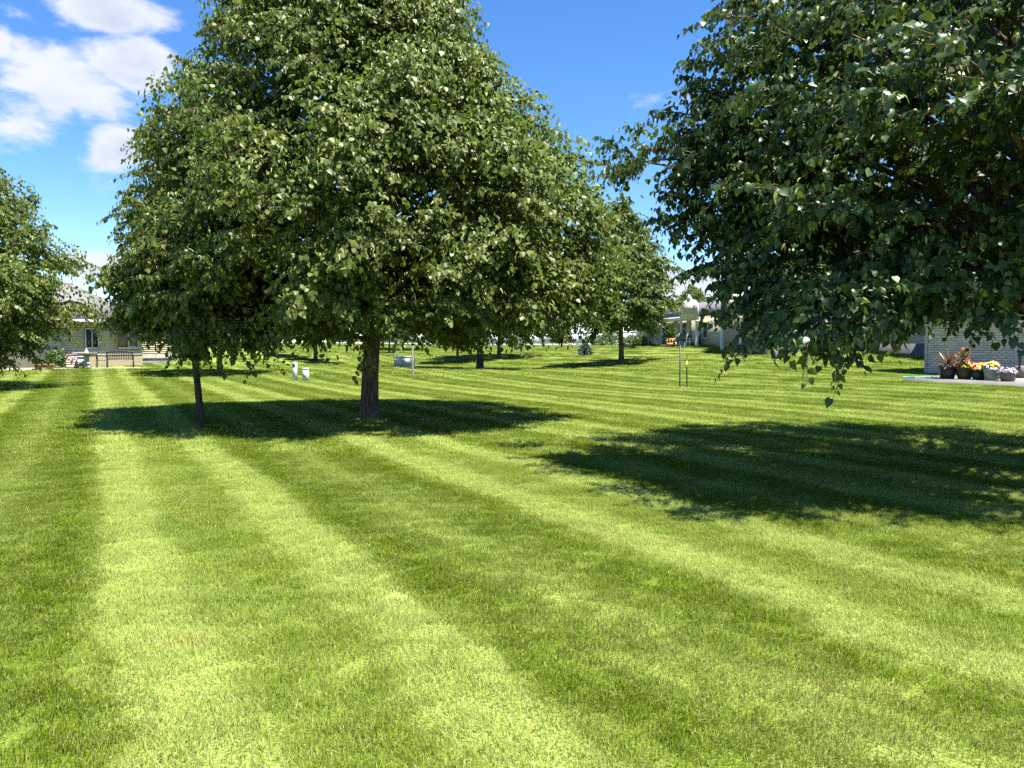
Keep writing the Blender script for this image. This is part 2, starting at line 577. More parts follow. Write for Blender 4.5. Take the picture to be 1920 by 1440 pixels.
def gz_np(x, y):
    x, y = np.asarray(x, float), np.asarray(y, float)
    sh = x.shape
    P = np.stack([x.ravel(), y.ravel()], -1)
    z = np.empty(len(P))
    for i in range(0, len(P), 20000):
        q = P[i:i + 20000]
        z[i:i + 20000] = _phi(((q[:, None] - CT[None, :, :2]) ** 2).sum(-1)) @ _W[:_n] + _W[_n]
    far = np.clip((np.hypot(P[:, 0], P[:, 1] - 30) - 110) / 100, 0, 1)
    z = np.clip(z, -0.15, 2.0) * (1 - far) + 1.5 * far
    return z.reshape(sh)


def gz(x, y):
    return float(gz_np([x], [y])[0])


def on_ground(px, Y, dz=0.0):
    x = (px - 960) / (F * math.cos(PITCH) ) * Y
    for _ in range(3):
        z = gz(x, Y)
        # true x for this depth and height
        fwd = Y * math.cos(PITCH) - (z - CAM_H) * math.sin(PITCH)
        x = (px - 960) / F * fwd
    return Vector((x, Y, gz(x, Y) + dz))


def make_ground():
    xs = np.concatenate([np.linspace(-600, -62, 14), np.arange(-60, 60.1, 1.0), np.linspace(62, 600, 14)])
    ys = np.concatenate([np.linspace(-300, -12, 12), np.arange(-10, 120.1, 1.0), np.linspace(123, 1500, 20)])
    X, Y = np.meshgrid(xs, ys)
    Z = gz_np(X, Y)
    nx, ny = len(xs), len(ys)
    v = np.stack([X.ravel(), Y.ravel(), Z.ravel()], -1)
    i = np.arange(nx * ny).reshape(ny, nx)
    f = np.stack([i[:-1, :-1].ravel(), i[:-1, 1:].ravel(), i[1:, 1:].ravel(), i[1:, :-1].ravel()], -1)
    o = link('lawn', np_mesh('lawn', v, [f], 'lawn_ground', smooth=True))
    tag(o, 'wide mown lawn with pale and dark mowing stripes', 'lawn', kind='structure')


make_ground()
NO_GRASS = []      # polygons (lists of x, y) kept free of blades


def inside(poly, x, y):
    c = np.zeros(x.shape, bool)
    n = len(poly)
    for i in range(n):
        x1, y1 = poly[i]
        x2, y2 = poly[(i + 1) % n]
        if y1 == y2:
            continue
        cond = ((y1 > y) != (y2 > y)) & (x < (x2 - x1) * (y - y1) / (y2 - y1) + x1)
        c ^= cond
    return c


def slab(name, poly, label, h=0.05, material='concrete'):
    zs = [gz(x, y) for x, y in poly]
    top = max(zs) + h
    n = len(poly)
    vs = [(x, y, min(zs) - 0.3) for x, y in poly] + [(x, y, top) for x, y in poly]
    fs = [tuple(reversed(range(n))), tuple(range(n, 2 * n))] + [(i, (i + 1) % n, n + (i + 1) % n, n + i) for i in range(n)]
    o = MB().add(vs, fs).build(name, material)
    tag(o, label, 'patio', kind='structure')
    NO_GRASS.append(poly)
    return top


# ------------------------------------------------------------------ trees
UP = np.array([0, 0, 1.0])


def nrm(a):
    return a / np.maximum(np.linalg.norm(a, axis=-1, keepdims=True), 1e-9)


LOW_V = np.array([(0, 0, 0), (0.10, 0.42, 0.05), (0.60, 0.38, 0.02), (1.02, 0, -0.18), (0.60, -0.38, 0.02), (0.10, -0.42, 0.05)])
LOW_F = np.array([(0, 2, 1), (0, 3, 2), (0, 5, 4), (0, 4, 3)])
HI_V = np.array([(0, 0, 0), (0.33, 0, 0.0), (0.66, 0, -0.07), (1.06, 0, -0.24),
                 (-0.10, 0.20, 0.02), (0.04, 0.42, 0.06), (0.30, 0.50, 0.06), (0.58, 0.37, 0.0), (0.80, 0.17, -0.09),
                 (-0.10, -0.20, 0.02), (0.04, -0.42, 0.06), (0.30, -0.50, 0.06), (0.58, -0.37, 0.0), (0.80, -0.17, -0.09)])
HI_T = np.array([(0, 1, 5), (0, 5, 4), (1, 6, 5), (1, 2, 7), (1, 7, 6), (2, 3, 8), (2, 8, 7),
                 (0, 10, 1), (0, 9, 10), (1, 10, 11), (1, 12, 2), (1, 11, 12), (2, 13, 3), (2, 12, 13)])
MID_V = np.array([(0, 0, 0), (0.5, 0, 0.0), (1.05, 0, -0.2), (0.02, 0.36, 0.05), (0.36, 0.48, 0.06), (0.72, 0.26, -0.04),
                  (0.02, -0.36, 0.05), (0.36, -0.48, 0.06), (0.72, -0.26, -0.04)])
MID_T = np.array([(0, 1, 4), (0, 4, 3), (1, 5, 4), (1, 2, 5), (0, 7, 1), (0, 6, 7), (1, 7, 8), (1, 8, 2)])
TPL = {'low': (LOW_V, LOW_F), 'mid': (MID_V, MID_T), 'hi': (HI_V, HI_T)}


def leaf_arrays(base, axis, normal, size, tint, lod, bract=None):
    V, T = TPL[lod]
    axis = nrm(axis)
    normal = nrm(normal - axis * (normal * axis).sum(-1, keepdims=True))
    side = np.cross(normal, axis)
    wid = np.ones(len(base)) if bract is None else np.where(bract, 0.28, 1.0)
    curl = rng.uniform(-0.3, 3.0, len(base))
    loc = (axis[:, None] * V[None, :, 0:1] + side[:, None] * (V[None, :, 1:2] * wid[:, None, None]) + normal[:, None] * (V[None, :, 2:3] * curl[:, None, None]))
    P = base[:, None] + loc * size[:, None, None]
    n, k = len(base), len(V)
    F_ = (T[None] + (np.arange(n) * k)[:, None, None]).reshape(-1, 3)
    return P.reshape(-1, 3), F_, np.repeat(tint, k)


def envelope(prof_l, prof_r, depth):
    """radius in the direction phi at height z, from left and right profiles"""
    zl, rl = zip(*prof_l)
    zr, rr = zip(*prof_r)
    def Rf(z, phi):
        L, Rr = np.interp(z, zl, rl), np.interp(z, zr, rr)
        c, s_ = np.cos(phi), np.sin(phi)
        lat = np.where(c > 0, Rr, L)
        dep = 0.5 * (L + Rr) * depth
        return 1 / np.sqrt((c / np.maximum(lat, .05)) ** 2 + (s_ / np.maximum(dep, .05)) ** 2)
    return Rf, min(zl[0], zr[0]), max(zl[-1], zr[-1])


def grow(Rf, z0, z1, trunk, n_limb, n_sub, n_spray, n_leaf, leaf, lod, sub_len=1.1, spray_len=0.5, extra=(), inset=0.7,
         droop=0.55, wind=(0.0, 0.0, 0.0), bract_rate=0.0, seed=1, fork_z=2.2, rise=0.42, jitter=0.12, fill=0, dome=None, limb_r=0.05):
    """limbs from the trunk line to the envelope, sub-branches in fans, sprays of leaves.
    trunk(z) gives the axis point.  Returns limb paths, twig paths, leaf arrays (local)."""
    g = np.random.default_rng(seed)
    zz = np.linspace(z0, z1, 200)
    wgt = np.array([float(Rf(z, np.array([0.0]))[0] + Rf(z, np.array([math.pi]))[0]) for z in zz]) + 0.15
    cdf = np.cumsum(wgt) / wgt.sum()
    tips = []
    for i in range(n_limb):
        z = float(np.interp((i + g.uniform(0, 1)) / n_limb, cdf, zz))
        phi = i * 2.39996 + g.normal(0, 0.25)
        r = float(Rf(z, np.array([phi]))[0])
        r = max(0.15, r - inset) * (1 + g.normal(0, jitter))
        c = trunk(z)
        tips.append((np.array([c[0] + r * math.cos(phi), c[1] + r * math.sin(phi), z]), False))
    for e in extra:
        tips.append((np.array(e, float), True))
    limbs, twigs = [], []
    B, A, Nn, S, T, Br = [], [], [], [], [], []
    wind = np.array(wind)
    for tip, forced in tips:
        cz = trunk(tip[2])
        rad = math.hypot(tip[0] - cz[0], tip[1] - cz[1])
        zs = max(fork_z + g.uniform(0, 0.5), min(tip[2] - rise * rad - g.uniform(0, .6), z1 - 1.0))
        st = np.array(trunk(zs))
        out = nrm(np.array([tip[0] - st[0], tip[1] - st[1], 0.0]))
        mid = st * 0.45 + tip * 0.55 + np.array([0, 0, 0.16 * rad + 0.1]) + g.normal(0, 0.08 * rad, 3) * np.array([1, 1, .4])
        ts = np.linspace(0, 1, 9)[:, None]
        path = (1 - ts) ** 2 * st + 2 * ts * (1 - ts) * mid + ts ** 2 * tip
        path[1:-1] += g.normal(0, 0.025 * rad ** .5, (7, 3))
        limbs.append((path, limb_r * (0.35 + 0.16 * rad) * np.linspace(1, 0.18, 9)))
        if dome and g.uniform() < 0.8:
            k_ = g.uniform(.65, 1.3)
            nd, rd = int(dome[0] * k_ ** 2), dome[1] * k_
            dv = nrm(g.normal(0, 1, (nd, 3)) + (out * .55 + UP * .75))
            pos = tip - out * rd * .35 + dv * np.array([1.15, 1.15, .8]) * rd * g.uniform(.72, 1.04, (nd, 1))
            B.append(pos)
            A.append(dv * .45 + np.array([0, 0, -1.0]) * g.uniform(.3, 1.3, (nd, 1)) + g.normal(0, .4, (nd, 3)) + wind)
            Nn.append(dv * .8 + UP * .35 + g.normal(0, .35, (nd, 3)))
            isb = g.uniform(0, 1, nd) < bract_rate
            S.append(leaf * g.uniform(.6, 1.25, nd))
            T.append(np.where(isb, g.uniform(0.9, 1.0, nd), np.clip(g.normal(.45, .2, nd), 0, .84)))
            Br.append(isb)
        for k in range(n_sub):
            f = 1.0 if k == 0 else g.uniform(0.36, 1.0) ** 0.6
            pos = path[min(int(f * 8), 7)] * (1 - (f * 8) % 1) + path[min(int(f * 8) + 1, 8)] * ((f * 8) % 1) if f < 1 else path[8]
            tang = nrm(path[min(int(f * 8) + 1, 8)] - path[max(int(f * 8) - 1, 0)])
            lat = nrm(np.cross(tang, UP))
            sd = 1 if k % 2 else -1
            d = nrm(tang * g.uniform(0.5, 1.1) + lat * sd * (g.uniform(0.4, 1.1) if k else 0.1) + UP * g.normal(0.02, 0.28) + wind * 0.5)
            L = sub_len * g.uniform(0.6, 1.15) * (1.15 - 0.4 * f)
            q = np.linspace(0, 1, 5)[:, None]
            sp = pos + d * q * L + np.array([0, 0, -1.0]) * q ** 2 * L * 0.5 * droop
            twigs.append((sp, np.linspace(0.012, 0.005, 5)))
            for j in range(n_spray):
                u = (j + g.uniform(0.2, 1.0)) / n_spray
                u = min(u, 1.0)
                bp = sp[min(int(u * 4), 3)] * (1 - (u * 4) % 1) + sp[min(int(u * 4) + 1, 4)] * ((u * 4) % 1) if u < 1 else sp[4]
                sl = nrm(np.cross(d, UP))
                dd = nrm(d * g.uniform(.3, 1.0) + sl * (1 if j % 2 else -1) * g.uniform(.2, 1.0) + UP * g.normal(0.12, 0.42) + out * 0.3 + wind)
                ln = spray_len * g.uniform(0.6, 1.25)
                w = np.linspace(0, 1, 4)[:, None]
                tw = bp + dd * w * ln + np.array([0, 0, -1.0]) * w ** 2 * ln * droop
                twigs.append((tw[::3], np.array([0.006, 0.003])))
                s = (np.arange(n_leaf) + g.uniform(0.1, 0.9, n_leaf)) / n_leaf
                s[-1] = 1.0
                pb = bp + dd * (s * ln)[:, None] + np.array([0, 0, -1.0]) * (s ** 2 * ln * droop)[:, None]
                tl = nrm(dd + np.array([0, 0, -1.0]) * (2 * s * droop)[:, None])
                sdv = np.where(np.arange(n_leaf) % 2, 1.0, -1.0)[:, None]
                ll = nrm(np.cross(tl, UP + g.normal(0, .1, 3)))
                ax = tl * 0.5 + ll * sdv * g.uniform(.2, .9, (n_leaf, 1)) + np.array([0, 0, -1.0]) * g.uniform(0.4, 1.5, (n_leaf, 1)) + g.normal(0, .22, (n_leaf, 3)) + wind * 0.8
                nn = UP * 0.62 + out * 0.75 + g.normal(0, .42, (n_leaf, 3))
                B.append(pb + ll * sdv * 0.02)
                A.append(ax)
                Nn.append(nn)
                isb = g.uniform(0, 1, n_leaf) < bract_rate
                S.append(leaf * g.uniform(0.6, 1.28, n_leaf))
                tn = np.clip(g.normal(0.42, 0.2, n_leaf) + g.normal(0, .05), 0, 0.84)
                T.append(np.where(isb, g.uniform(0.9, 1.0, n_leaf), tn))
                Br.append(isb)
    if fill:
        # the shaded inner leaves
        z = np.interp(g.uniform(0, 1, fill), cdf, zz)
        ph = g.uniform(0, 2 * math.pi, fill)
        rr = Rf(z, ph) * np.sqrt(g.uniform(0.05, 0.62, fill))
        c = np.array([trunk(q)[:2] for q in z])
        B.append(np.stack([c[:, 0] + rr * np.cos(ph), c[:, 1] + rr * np.sin(ph), z], -1))
        o_ = np.stack([np.cos(ph), np.sin(ph), np.zeros(fill)], -1)
        A.append(np.array([0, 0, -1.0]) + g.normal(0, .6, (fill, 3)))
        Nn.append(o_ + UP * .6 + g.normal(0, .5, (fill, 3)))
        S.append(leaf * 1.55 * g.uniform(.8, 1.2, fill))
        T.append(g.uniform(0.1, .7, fill))
        Br.append(np.zeros(fill, bool))
    data = [np.concatenate(a) for a in (B, A, Nn, S, T, Br)]
    return limbs, twigs, data


def tubes_np(paths, n=4):
    V, F_ = [], []
    off = 0
    for pts, rr in paths:
        pts = np.asarray(pts)
        t = nrm(np.gradient(pts, axis=0))
        a = np.cross(t, np.array([0.31, 0.2, 0.93]))
        a = nrm(a + 1e-6)
        b = np.cross(t, a)
        ang = np.arange(n) * 2 * math.pi / n
        ring = pts[:, None] + (a[:, None] * np.cos(ang)[None, :, None] + b[:, None] * np.sin(ang)[None, :, None]) * np.asarray(rr)[:, None, None]
        V.append(ring.reshape(-1, 3))
        m = len(pts)
        i = np.arange((m - 1))[:, None] * n + np.arange(n)[None]
        j = np.arange((m - 1))[:, None] * n + (np.arange(n)[None] + 1) % n
        F_.append(np.stack([i, j, j + n, i + n], -1).reshape(-1, 4) + off)
        off += m * n
    return np.concatenate(V), [np.concatenate(F_)]


def trunk_mesh(line, radii, material, flare=1.6, n=18, seed=0):
    g = np.random.default_rng(seed)
    pts = np.array(line, float)
    V = []
    ph = g.uniform(0, 6.28, 3)
    for k, (p, r) in enumerate(zip(pts, radii)):
        a = np.arange(n) * 2 * math.pi / n
        wob = 1 + 0.06 * np.sin(3 * a + ph[0]) + 0.04 * np.sin(5 * a + ph[1] + k * .2)
        z = p[2]
        fl = 1 + (flare - 1) * math.exp(-max(z, 0) / 0.16) * (1 + 0.22 * np.sin(5 * a + ph[2]))
        rr = r * wob * fl
        V.append(np.stack([p[0] + rr * np.cos(a), p[1] + rr * np.sin(a), np.full(n, z)], -1))
    V = np.concatenate(V)
    m = len(pts)
    i = np.arange(m - 1)[:, None] * n + np.arange(n)[None]
    j = np.arange(m - 1)[:, None] * n + (np.arange(n)[None] + 1) % n
    F_ = np.stack([i, j, j + n, i + n], -1).reshape(-1, 4)
    return np_mesh('trunk', V, [F_], material, smooth=True)


def line_fn(line):
    L = np.array(line, float)
    def f(z):
        return (float(np.interp(z, L[:, 2], L[:, 0])), float(np.interp(z, L[:, 2], L[:, 1])), float(z))
    return f


def tree_thing(name, loc, label, line, radii, limbs, twigs, leaves, lod, bark='bark', leafmat='linden_leaf', group=None, n_branch=26, flare=1.6, seed=0, cat='tree', singles=0, trunk_n=18):
    root = empty(name, loc, 0, label, cat, group)
    link('trunk', trunk_mesh(line, radii, bark, flare, trunk_n, seed), root)
    order = sorted(range(len(limbs)), key=lambda i: -limbs[i][1][0])
    for i in order[:n_branch]:
        v, f = tubes_np([limbs[i]], 7)
        link('branch', np_mesh('branch', v, f, bark, smooth=True), root)
    rest = [limbs[i] for i in order[n_branch:]] + twigs
    if rest:
        v, f = tubes_np(rest, 3)
        tag(link('twigs', np_mesh('twigs', v, f, 'twig'), root), kind='stuff')
    B, A, Nn, S, T, Br = leaves
    if singles:
        # the leaves that show largest from the lawn become parts of their own
        W = B + np.array(loc)
        fwd = W[:, 1] * math.cos(PITCH) - (W[:, 2] - CAM_H) * math.sin(PITCH)
        px = 960 + F * W[:, 0] / fwd
        py = 720 - F * (W[:, 1] * math.sin(PITCH) + (W[:, 2] - CAM_H) * math.cos(PITCH)) / fwd
        ok = (px > 0) & (px < 1920) & (py > 0) & (py < 1440) & ~Br
        score = np.where(ok, S / np.linalg.norm(W - np.array([0, 0, CAM_H]), axis=1), 0)
        pick = np.argsort(-score)[:singles]
        protos = []
        for q in range(8):
            tn = 0.1 + 0.09 * q
            P, Fc, tt = leaf_arrays(np.zeros((1, 3)), np.array([[1., 0, 0]]), np.array([[0, 0, 1.]]), np.ones(1), np.array([tn]), 'hi')
            protos.append(np_mesh('leaf', P, [Fc], leafmat, tint=tt))
        for q in pick:
            a = Vector(A[q]).normalized()
            n_ = Vector(Nn[q])
            n_ = (n_ - a * n_.dot(a)).normalized()
            s_ = n_.cross(a)
            mtx = Matrix((a, s_, n_)).transposed() * float(S[q])
            lf = bpy.data.objects.new('leaf', protos[int(np.clip((T[q] - 0.1) / 0.09, 0, 7))])
            lf.matrix_local = Matrix.Translation(Vector(B[q])) @ mtx.to_4x4()
            lf.parent = root
            col.objects.link(lf)
        kp = np.ones(len(B), bool)
        kp[pick] = False
        B, A, Nn, S, T, Br = [a_[kp] for a_ in (B, A, Nn, S, T, Br)]
    if lod == 'mid':
        far_side = (B[:, 0] > 0.4) | (B[:, 1] > -0.8)
        P, Fc, tt = leaf_arrays(B[~far_side], A[~far_side], Nn[~far_side], S[~far_side], T[~far_side], 'mid', Br[~far_side])
        P2, F2, t2 = leaf_arrays(B[far_side], A[far_side], Nn[far_side], S[far_side], T[far_side], 'low', Br[far_side])
        P, Fc, tt = np.concatenate([P, P2]), np.concatenate([Fc, F2 + len(P)]), np.concatenate([tt, t2])
    else:
        P, Fc, tt = leaf_arrays(B, A, Nn, S, T, lod, Br)
    tag(link('crown', np_mesh('crown', P, [Fc], leafmat, tint=tt), root), kind='stuff')
    return root


# --- the big linden in the middle
def main_tree():
    loc = on_ground(695, 16.46)
    Y = loc.y
    k = Y / F
    def zz(py):
        return at(695, py, Y).z - loc.z
    line = [(0, 0, -0.15), (0.0, 0, 0.0), (-.005, 0, .08), (-.01, 0, .2), (-.012, 0, .45), (0, 0, 0.9), (0.03, 0, 1.4), (0.07, 0.02, 1.8), (0.17, 0.03, 2.2), (0.29, 0.05, 2.7), (0.33, 0.05, 3.5), (0.22, 0.03, 5), (0.05, 0, 7), (0, 0, 9.5), (0, 0, 12.2)]
    rad = [.20, .195, .192, .188, .182, .172, .166, .168, .165, .15, .14, .12, .09, .055, .015]
    prof_l = [(zz(605), 250), (zz(590), 350), (zz(560), 415), (zz(520), 455), (zz(470), 445), (zz(400), 468), (zz(330), 425), (zz(250), 405), (zz(190), 335), (zz(100), 312), (zz(0), 272), (zz(-120), 205), (zz(-230), 120), (zz(-310), 20)]
    prof_r = [(zz(615), 240), (zz(595), 360), (zz(560), 420), (zz(510), 438), (zz(440), 432), (zz(370), 410), (zz(300), 355), (zz(240), 310), (zz(170), 262), (zz(100), 238), (zz(0), 182), (zz(-120), 130), (zz(-230), 80), (zz(-310), 15)]
    prof_l = [(z, r * k) for z, r in prof_l]
    prof_r = [(z, r * k) for z, r in prof_r]
    Rf, z0, z1 = envelope(prof_l, prof_r, 0.88)
    tf = line_fn(line)
    def P(px, py, Yd):
        q = at(px, py, Yd)
        return (q.x - loc.x, q.y - loc.y, q.z - loc.z)
    extra = [P(520, 622, 14.6), (P(440, 610, 15.2)), P(640, 540, 13.5), P(850, 565, 13.6), P(960, 590, 14.2), P(1040, 585, 16), P(900, 590, 14.0), P(1000, 590, 15.2), P(1060, 560, 15.6), P(780, 595, 14), P(1010, 560, 14.2), P(940, 595, 18.5), P(860, 590, 19), P(800, 600, 19), P(1085, 300, 16.8), P(1070, 460, 15.5), P(590, 585, 19.5), P(470, 620, 18.5), P(285, 450, 16.4), P(315, 268, 16.8), P(280, 400, 15.8), P(305, 350, 16.9), P(335, 250, 16), P(400, 150, 16.5), P(290, 420, 17.4), P(325, 320, 15.6), P(310, 300, 17.2)]
    limbs, twigs, lv = grow(Rf, z0, z1 - 0.3, tf, 275, 8, 6, 11, 0.088, 'low', 0.95, 0.38, extra, 0.62, 0.48, (0.10, 0.0, 0.03), 0.20, 3, 1.95, 0.40, jitter=0.05, fill=9000, dome=(230, .80))
    # the bare level limb on the right of the trunk and the steep left fork
    limbs.append((np.array([(0.09, 0, 1.85), (0.4, 0.02, 1.93), (0.8, 0.05, 1.94), (1.2, 0.1, 1.98), (1.7, .2, 2.2)]), np.array([.075, .065, .055, .05, .03])))
    limbs.append((np.array([(0.0, 0, 1.6), (-0.1, -.02, 2.1), (-0.2, -.05, 2.6), (-0.28, -.05, 3.4), (-.5, -.1, 5.0)]), np.array([.13, .13, .12, .10, .04])))
    tree_thing('linden_tree', loc, 'largest full linden tree with thick forked trunk standing in its shade pool on the lawn', line, rad, limbs, twigs, lv, 'low', n_branch=40, seed=5, trunk_n=22, flare=1.32)


# --- the young tree with the slim dark trunk
def young_tree():
    loc = on_ground(377, 15.06)
    Y = loc.y
    k = Y / F
    def zz(py):
        return at(377, py, Y).z - loc.z
    line = [(0, 0, -.1), (0, 0, 0), (0, 0, .1), (-.03, 0, .5), (-.07, 0, 1.0), (-.11, 0, 1.5), (-.13, 0, 2.0), (-.12, 0, 2.8), (-.1, 0, 3.6), (-.1, 0, 4.5)]
    rad = [.075, .072, .07, .066, .063, .06, .052, .04, .025, .01]
    prof_l = [(zz(625), 60), (zz(605), 125), (zz(580), 140), (zz(540), 150), (zz(500), 140), (zz(450), 110), (zz(400), 40)]
    prof_r = [(zz(630), 60), (zz(610), 100), (zz(580), 130), (zz(540), 150), (zz(500), 140), (zz(450), 100), (zz(400), 40)]
    prof_l = [(z, r * k) for z, r in prof_l]
    prof_r = [(z, r * k) for z, r in prof_r]
    Rf, z0, z1 = envelope(prof_l, prof_r, 1.0)
    def P(px, py, Yd):
        q = at(px, py, Yd)
        return (q.x - loc.x, q.y - loc.y, q.z - loc.z)
    extra = [P(258, 515, 15), P(290, 570, 15.2), P(310, 590, 14.6), P(430, 620, 14.4), P(350, 615, 14.3)]
    limbs, twigs, lv = grow(Rf, z0, z1, line_fn(line), 44, 7, 5, 14, 0.096, 'low', 0.62, 0.36, extra, 0.45, 0.6, (0.10, 0, .03), 0.14, 8, 1.5, 0.35, limb_r=0.035, fill=2500, dome=(110, .5))
    tree_thing('linden_tree', loc, 'young linden with a slim straight dark trunk beside the largest tree', line, rad, limbs, twigs, lv, 'low', bark='bark_dark', n_branch=12, seed=9, flare=1.1, trunk_n=12)


# --- the near tree reaching in at the right
def right_tree():
    loc = Vector((7.2, 10.0, gz(7.2, 10.0)))
    line = [(0, 0, -.15), (0, 0, 0), (0, 0, .1), (0, 0, .3), (-.03, 0, .8), (-.05, 0, 1.5), (-.02, 0, 2.2), (.05, 0, 3.2), (.05, 0, 5), (0, 0, 7), (0, 0, 9.4)]
    rad = [.20, .2, .195, .19, .18, .175, .16, .14, .1, .06, .015]
    prof_l = [(2.25, 2.6), (2.5, 3.7), (2.8, 4.4), (3.2, 4.9), (3.7, 5.2), (4.2, 5.35), (5.0, 4.95), (6.0, 4.25), (7.2, 3.1), (8.4, 1.8), (9.4, .4)]
    prof_r = [(2.25, 2.6), (2.5, 3.7), (2.8, 4.4), (3.2, 4.9), (4.2, 4.9), (5.0, 4.5), (6.0, 4.0), (7.2, 3.0), (8.4, 1.8), (9.4, .4)]
    Rf, z0, z1 = envelope(prof_l, prof_r, 0.92)
    def P(px, py, Yd):
        q = at(px, py, Yd)
        return (q.x - loc.x, q.y - loc.y, q.z - loc.z)
    extra = [P(1422, 513, 8.6), P(1432, 543, 8.4), P(1462, 563, 8.2), P(1492, 563, 7.8), P(1500, 599, 7.4), P(1540, 609, 7.0), P(1580, 594, 7.2), P(1610, 559, 7.4), P(1650, 542, 7.2), P(1700, 527, 7.6), P(1760, 537, 7.6), P(1830, 532, 7.4), P(1900, 522, 7.4), P(1550, 549, 8.4), P(1492, 513, 8.8), P(1642, 563, 8.6), P(1720, 552, 9), P(1800, 562, 9), P(1462, 488, 8.6), P(1490, 524, 8.2), P(1520, 554, 8), P(1590, 554, 8.2), P(1412, 448, 8.8),
             P(1405, 545, 8.6), P(1395, 510, 8.8), P(1225, 300, 9.8), P(1275, 290, 9.2), P(1290, 215, 9.8), P(1350, 120, 9.6), P(1300, 420, 9.4), P(1340, 490, 9.2), P(1415, 20, 9.4), P(1480, 180, 7.6), P(1330, 250, 9.4), P(1340, 330, 9.3), P(1350, 180, 9.7), P(1390, 90, 9.2), P(1330, 390, 9.6), P(1400, 420, 9.0), P(1420, 300, 8.6), P(1410, 200, 9), P(1460, 100, 8.6),
             P(1700, 60, 6.6), P(1640, 200, 6.6), P(1800, 100, 6.4), P(1500, 380, 7.2), P(1880, 150, 6.4)]
    limbs, twigs, lv = grow(Rf, z0, z1 - .2, line_fn(line), 215, 8, 6, 12, 0.075, 'mid', 0.66, 0.34, extra, 0.62, 0.42, (-0.05, -0.05, 0.0), 0.13, 21, 1.7, 0.36, fill=5000, dome=(110, .52))
    limbs.append((np.array([(0, 0, 2.1), (-.5, -.15, 2.35), (-1.2, -.35, 2.62), (-2.1, -.6, 2.95), (-3.2, -.9, 3.3)]), np.array([.085, .075, .062, .05, .02])))
    tree_thing('linden_tree', loc, 'near linden with large hanging leaves and low drooping branches over dappled shade', line, rad, limbs, twigs, lv, 'mid', leafmat='linden_leaf_shaded', n_branch=40, seed=4, singles=300, trunk_n=20)


# --- trees farther off: three kinds, copied
def far_proto(seed, height, radius, z_low, leaf, n_limb, shape):
    line = [(0, 0, -.3), (0, 0, 0), (0, 0, .15), (0, 0, .6), (.02, 0, 1.5), (.05, 0, 2.5), (.02, 0, height * .45), (0, 0, height * .75), (0, 0, height)]
    rad = [.19, .185, .18, .17, .16, .14, .10, .05, .01]
    prof = [(z_low, radius * .62), (z_low + .5, radius * .88), (z_low + 1.4, radius)] + [(z_low + (height - z_low) * f, radius * r) for f, r in shape]
    Rf, z0, z1 = envelope(prof, prof, 1.0)
    limbs, twigs, lv = grow(Rf, z0, z1 - .3, line_fn(line), n_limb, 7, 5, 11, leaf, 'low', 1.0, 0.5, (), 0.6, 0.6, (0.06, 0, .02), 0.12, seed, z_low + .35, 0.4, fill=4500, dome=(110, .75))
    return line, rad, limbs, twigs, lv


SHAPES = [[(.42, .98), (.6, .78), (.8, .45), (1.0, .05)], [(.45, .9), (.65, .66), (.85, .3), (1.0, .04)], [(.4, 1.0), (.62, .9), (.82, .55), (1.0, .08)]]


def far_trees():
    lab = {
        'left': 'linden beside the low white wall with leaves hanging almost to the ground',
        412: 'linden with pale trunk foot just in front of the tan house slope',
        592: 'linden on the lawn behind the two short utility pedestals',
        730: 'slender young linden on the far lawn left of the thick far trunk near the fence',
        755: 'linden with dark trunk standing right in front of the white fence',
        858: 'thin-stemmed young linden between the thin grey post and the stout dark trunk',
        900: 'linden with stout dark trunk behind the level limb of the largest tree',
        936: 'linden with brown trunk standing farther back than the stout dark trunk',
        1165: 'medium linden with straight grey trunk next to the small blue spruce',
        1300: 'tree rising behind the pale roof of the row house',
    }
    protos = {}
    def proto(i):
        if i not in protos:
            if i == 3:
                protos[i] = far_proto(50, 10.6, 4.5, 1.35, 0.115, 150, [(.38, .92), (.55, .72), (.75, .42), (1.0, .04)])
            else:
                protos[i] = far_proto(60 + i, 10.5, 4.3 if i != 1 else 3.7, 2.25, 0.14, 72, SHAPES[i])
        return protos[i]
    spots = [('left', None, (-20.1, 26.5), 3, 1.0, 0.0, 'bark'), (412, 412, (None, 39), 0, .78, 1.2, 'bark'), (592, 592, (None, 58), 1, .8, 2.1, 'bark'), (730, 730, (None, 76), 1, .55, 0.3, 'bark_dark'),
             (755, 755, (None, 88), 2, 1.0, 4.0, 'bark_dark'), (858, 858, (None, 60), 1, .62, 5.2, 'bark_dark'), (900, 900, (None, 45), 2, 1.08, 2.6, 'bark_dark'), (936, 936, (None, 64), 0, 1.0, .6, 'bark'),
             (1165, 1165, (None, 48), 1, .98, 3.3, 'bark'), (1300, 1300, (None, 84), 2, .60, 1.5, 'bark')]
    made = {}
    for key, px, (x, Y), pi, sc, rz, bk in spots:
        loc = Vector((x, Y, gz(x, Y))) if px is None else on_ground(px, Y)
        if pi not in made:
            line, rad, limbs, twigs, lv = proto(pi)
            t = tree_thing('linden_tree', loc, lab[key], line, rad, limbs, twigs, lv, 'low', bark=bk, n_branch=14, seed=pi, group=None, trunk_n=12)
            made[pi] = t
        else:
            src = made[pi]
            t = src.copy()
            col.objects.link(t)
            t.location = loc
            for ch in list(src.children):
                c = ch.copy()
                col.objects.link(c)
                c.parent = t
            t['label'] = lab[key]
        t.rotation_euler = (0, 0, rz)
        t.scale = (sc, sc, sc)


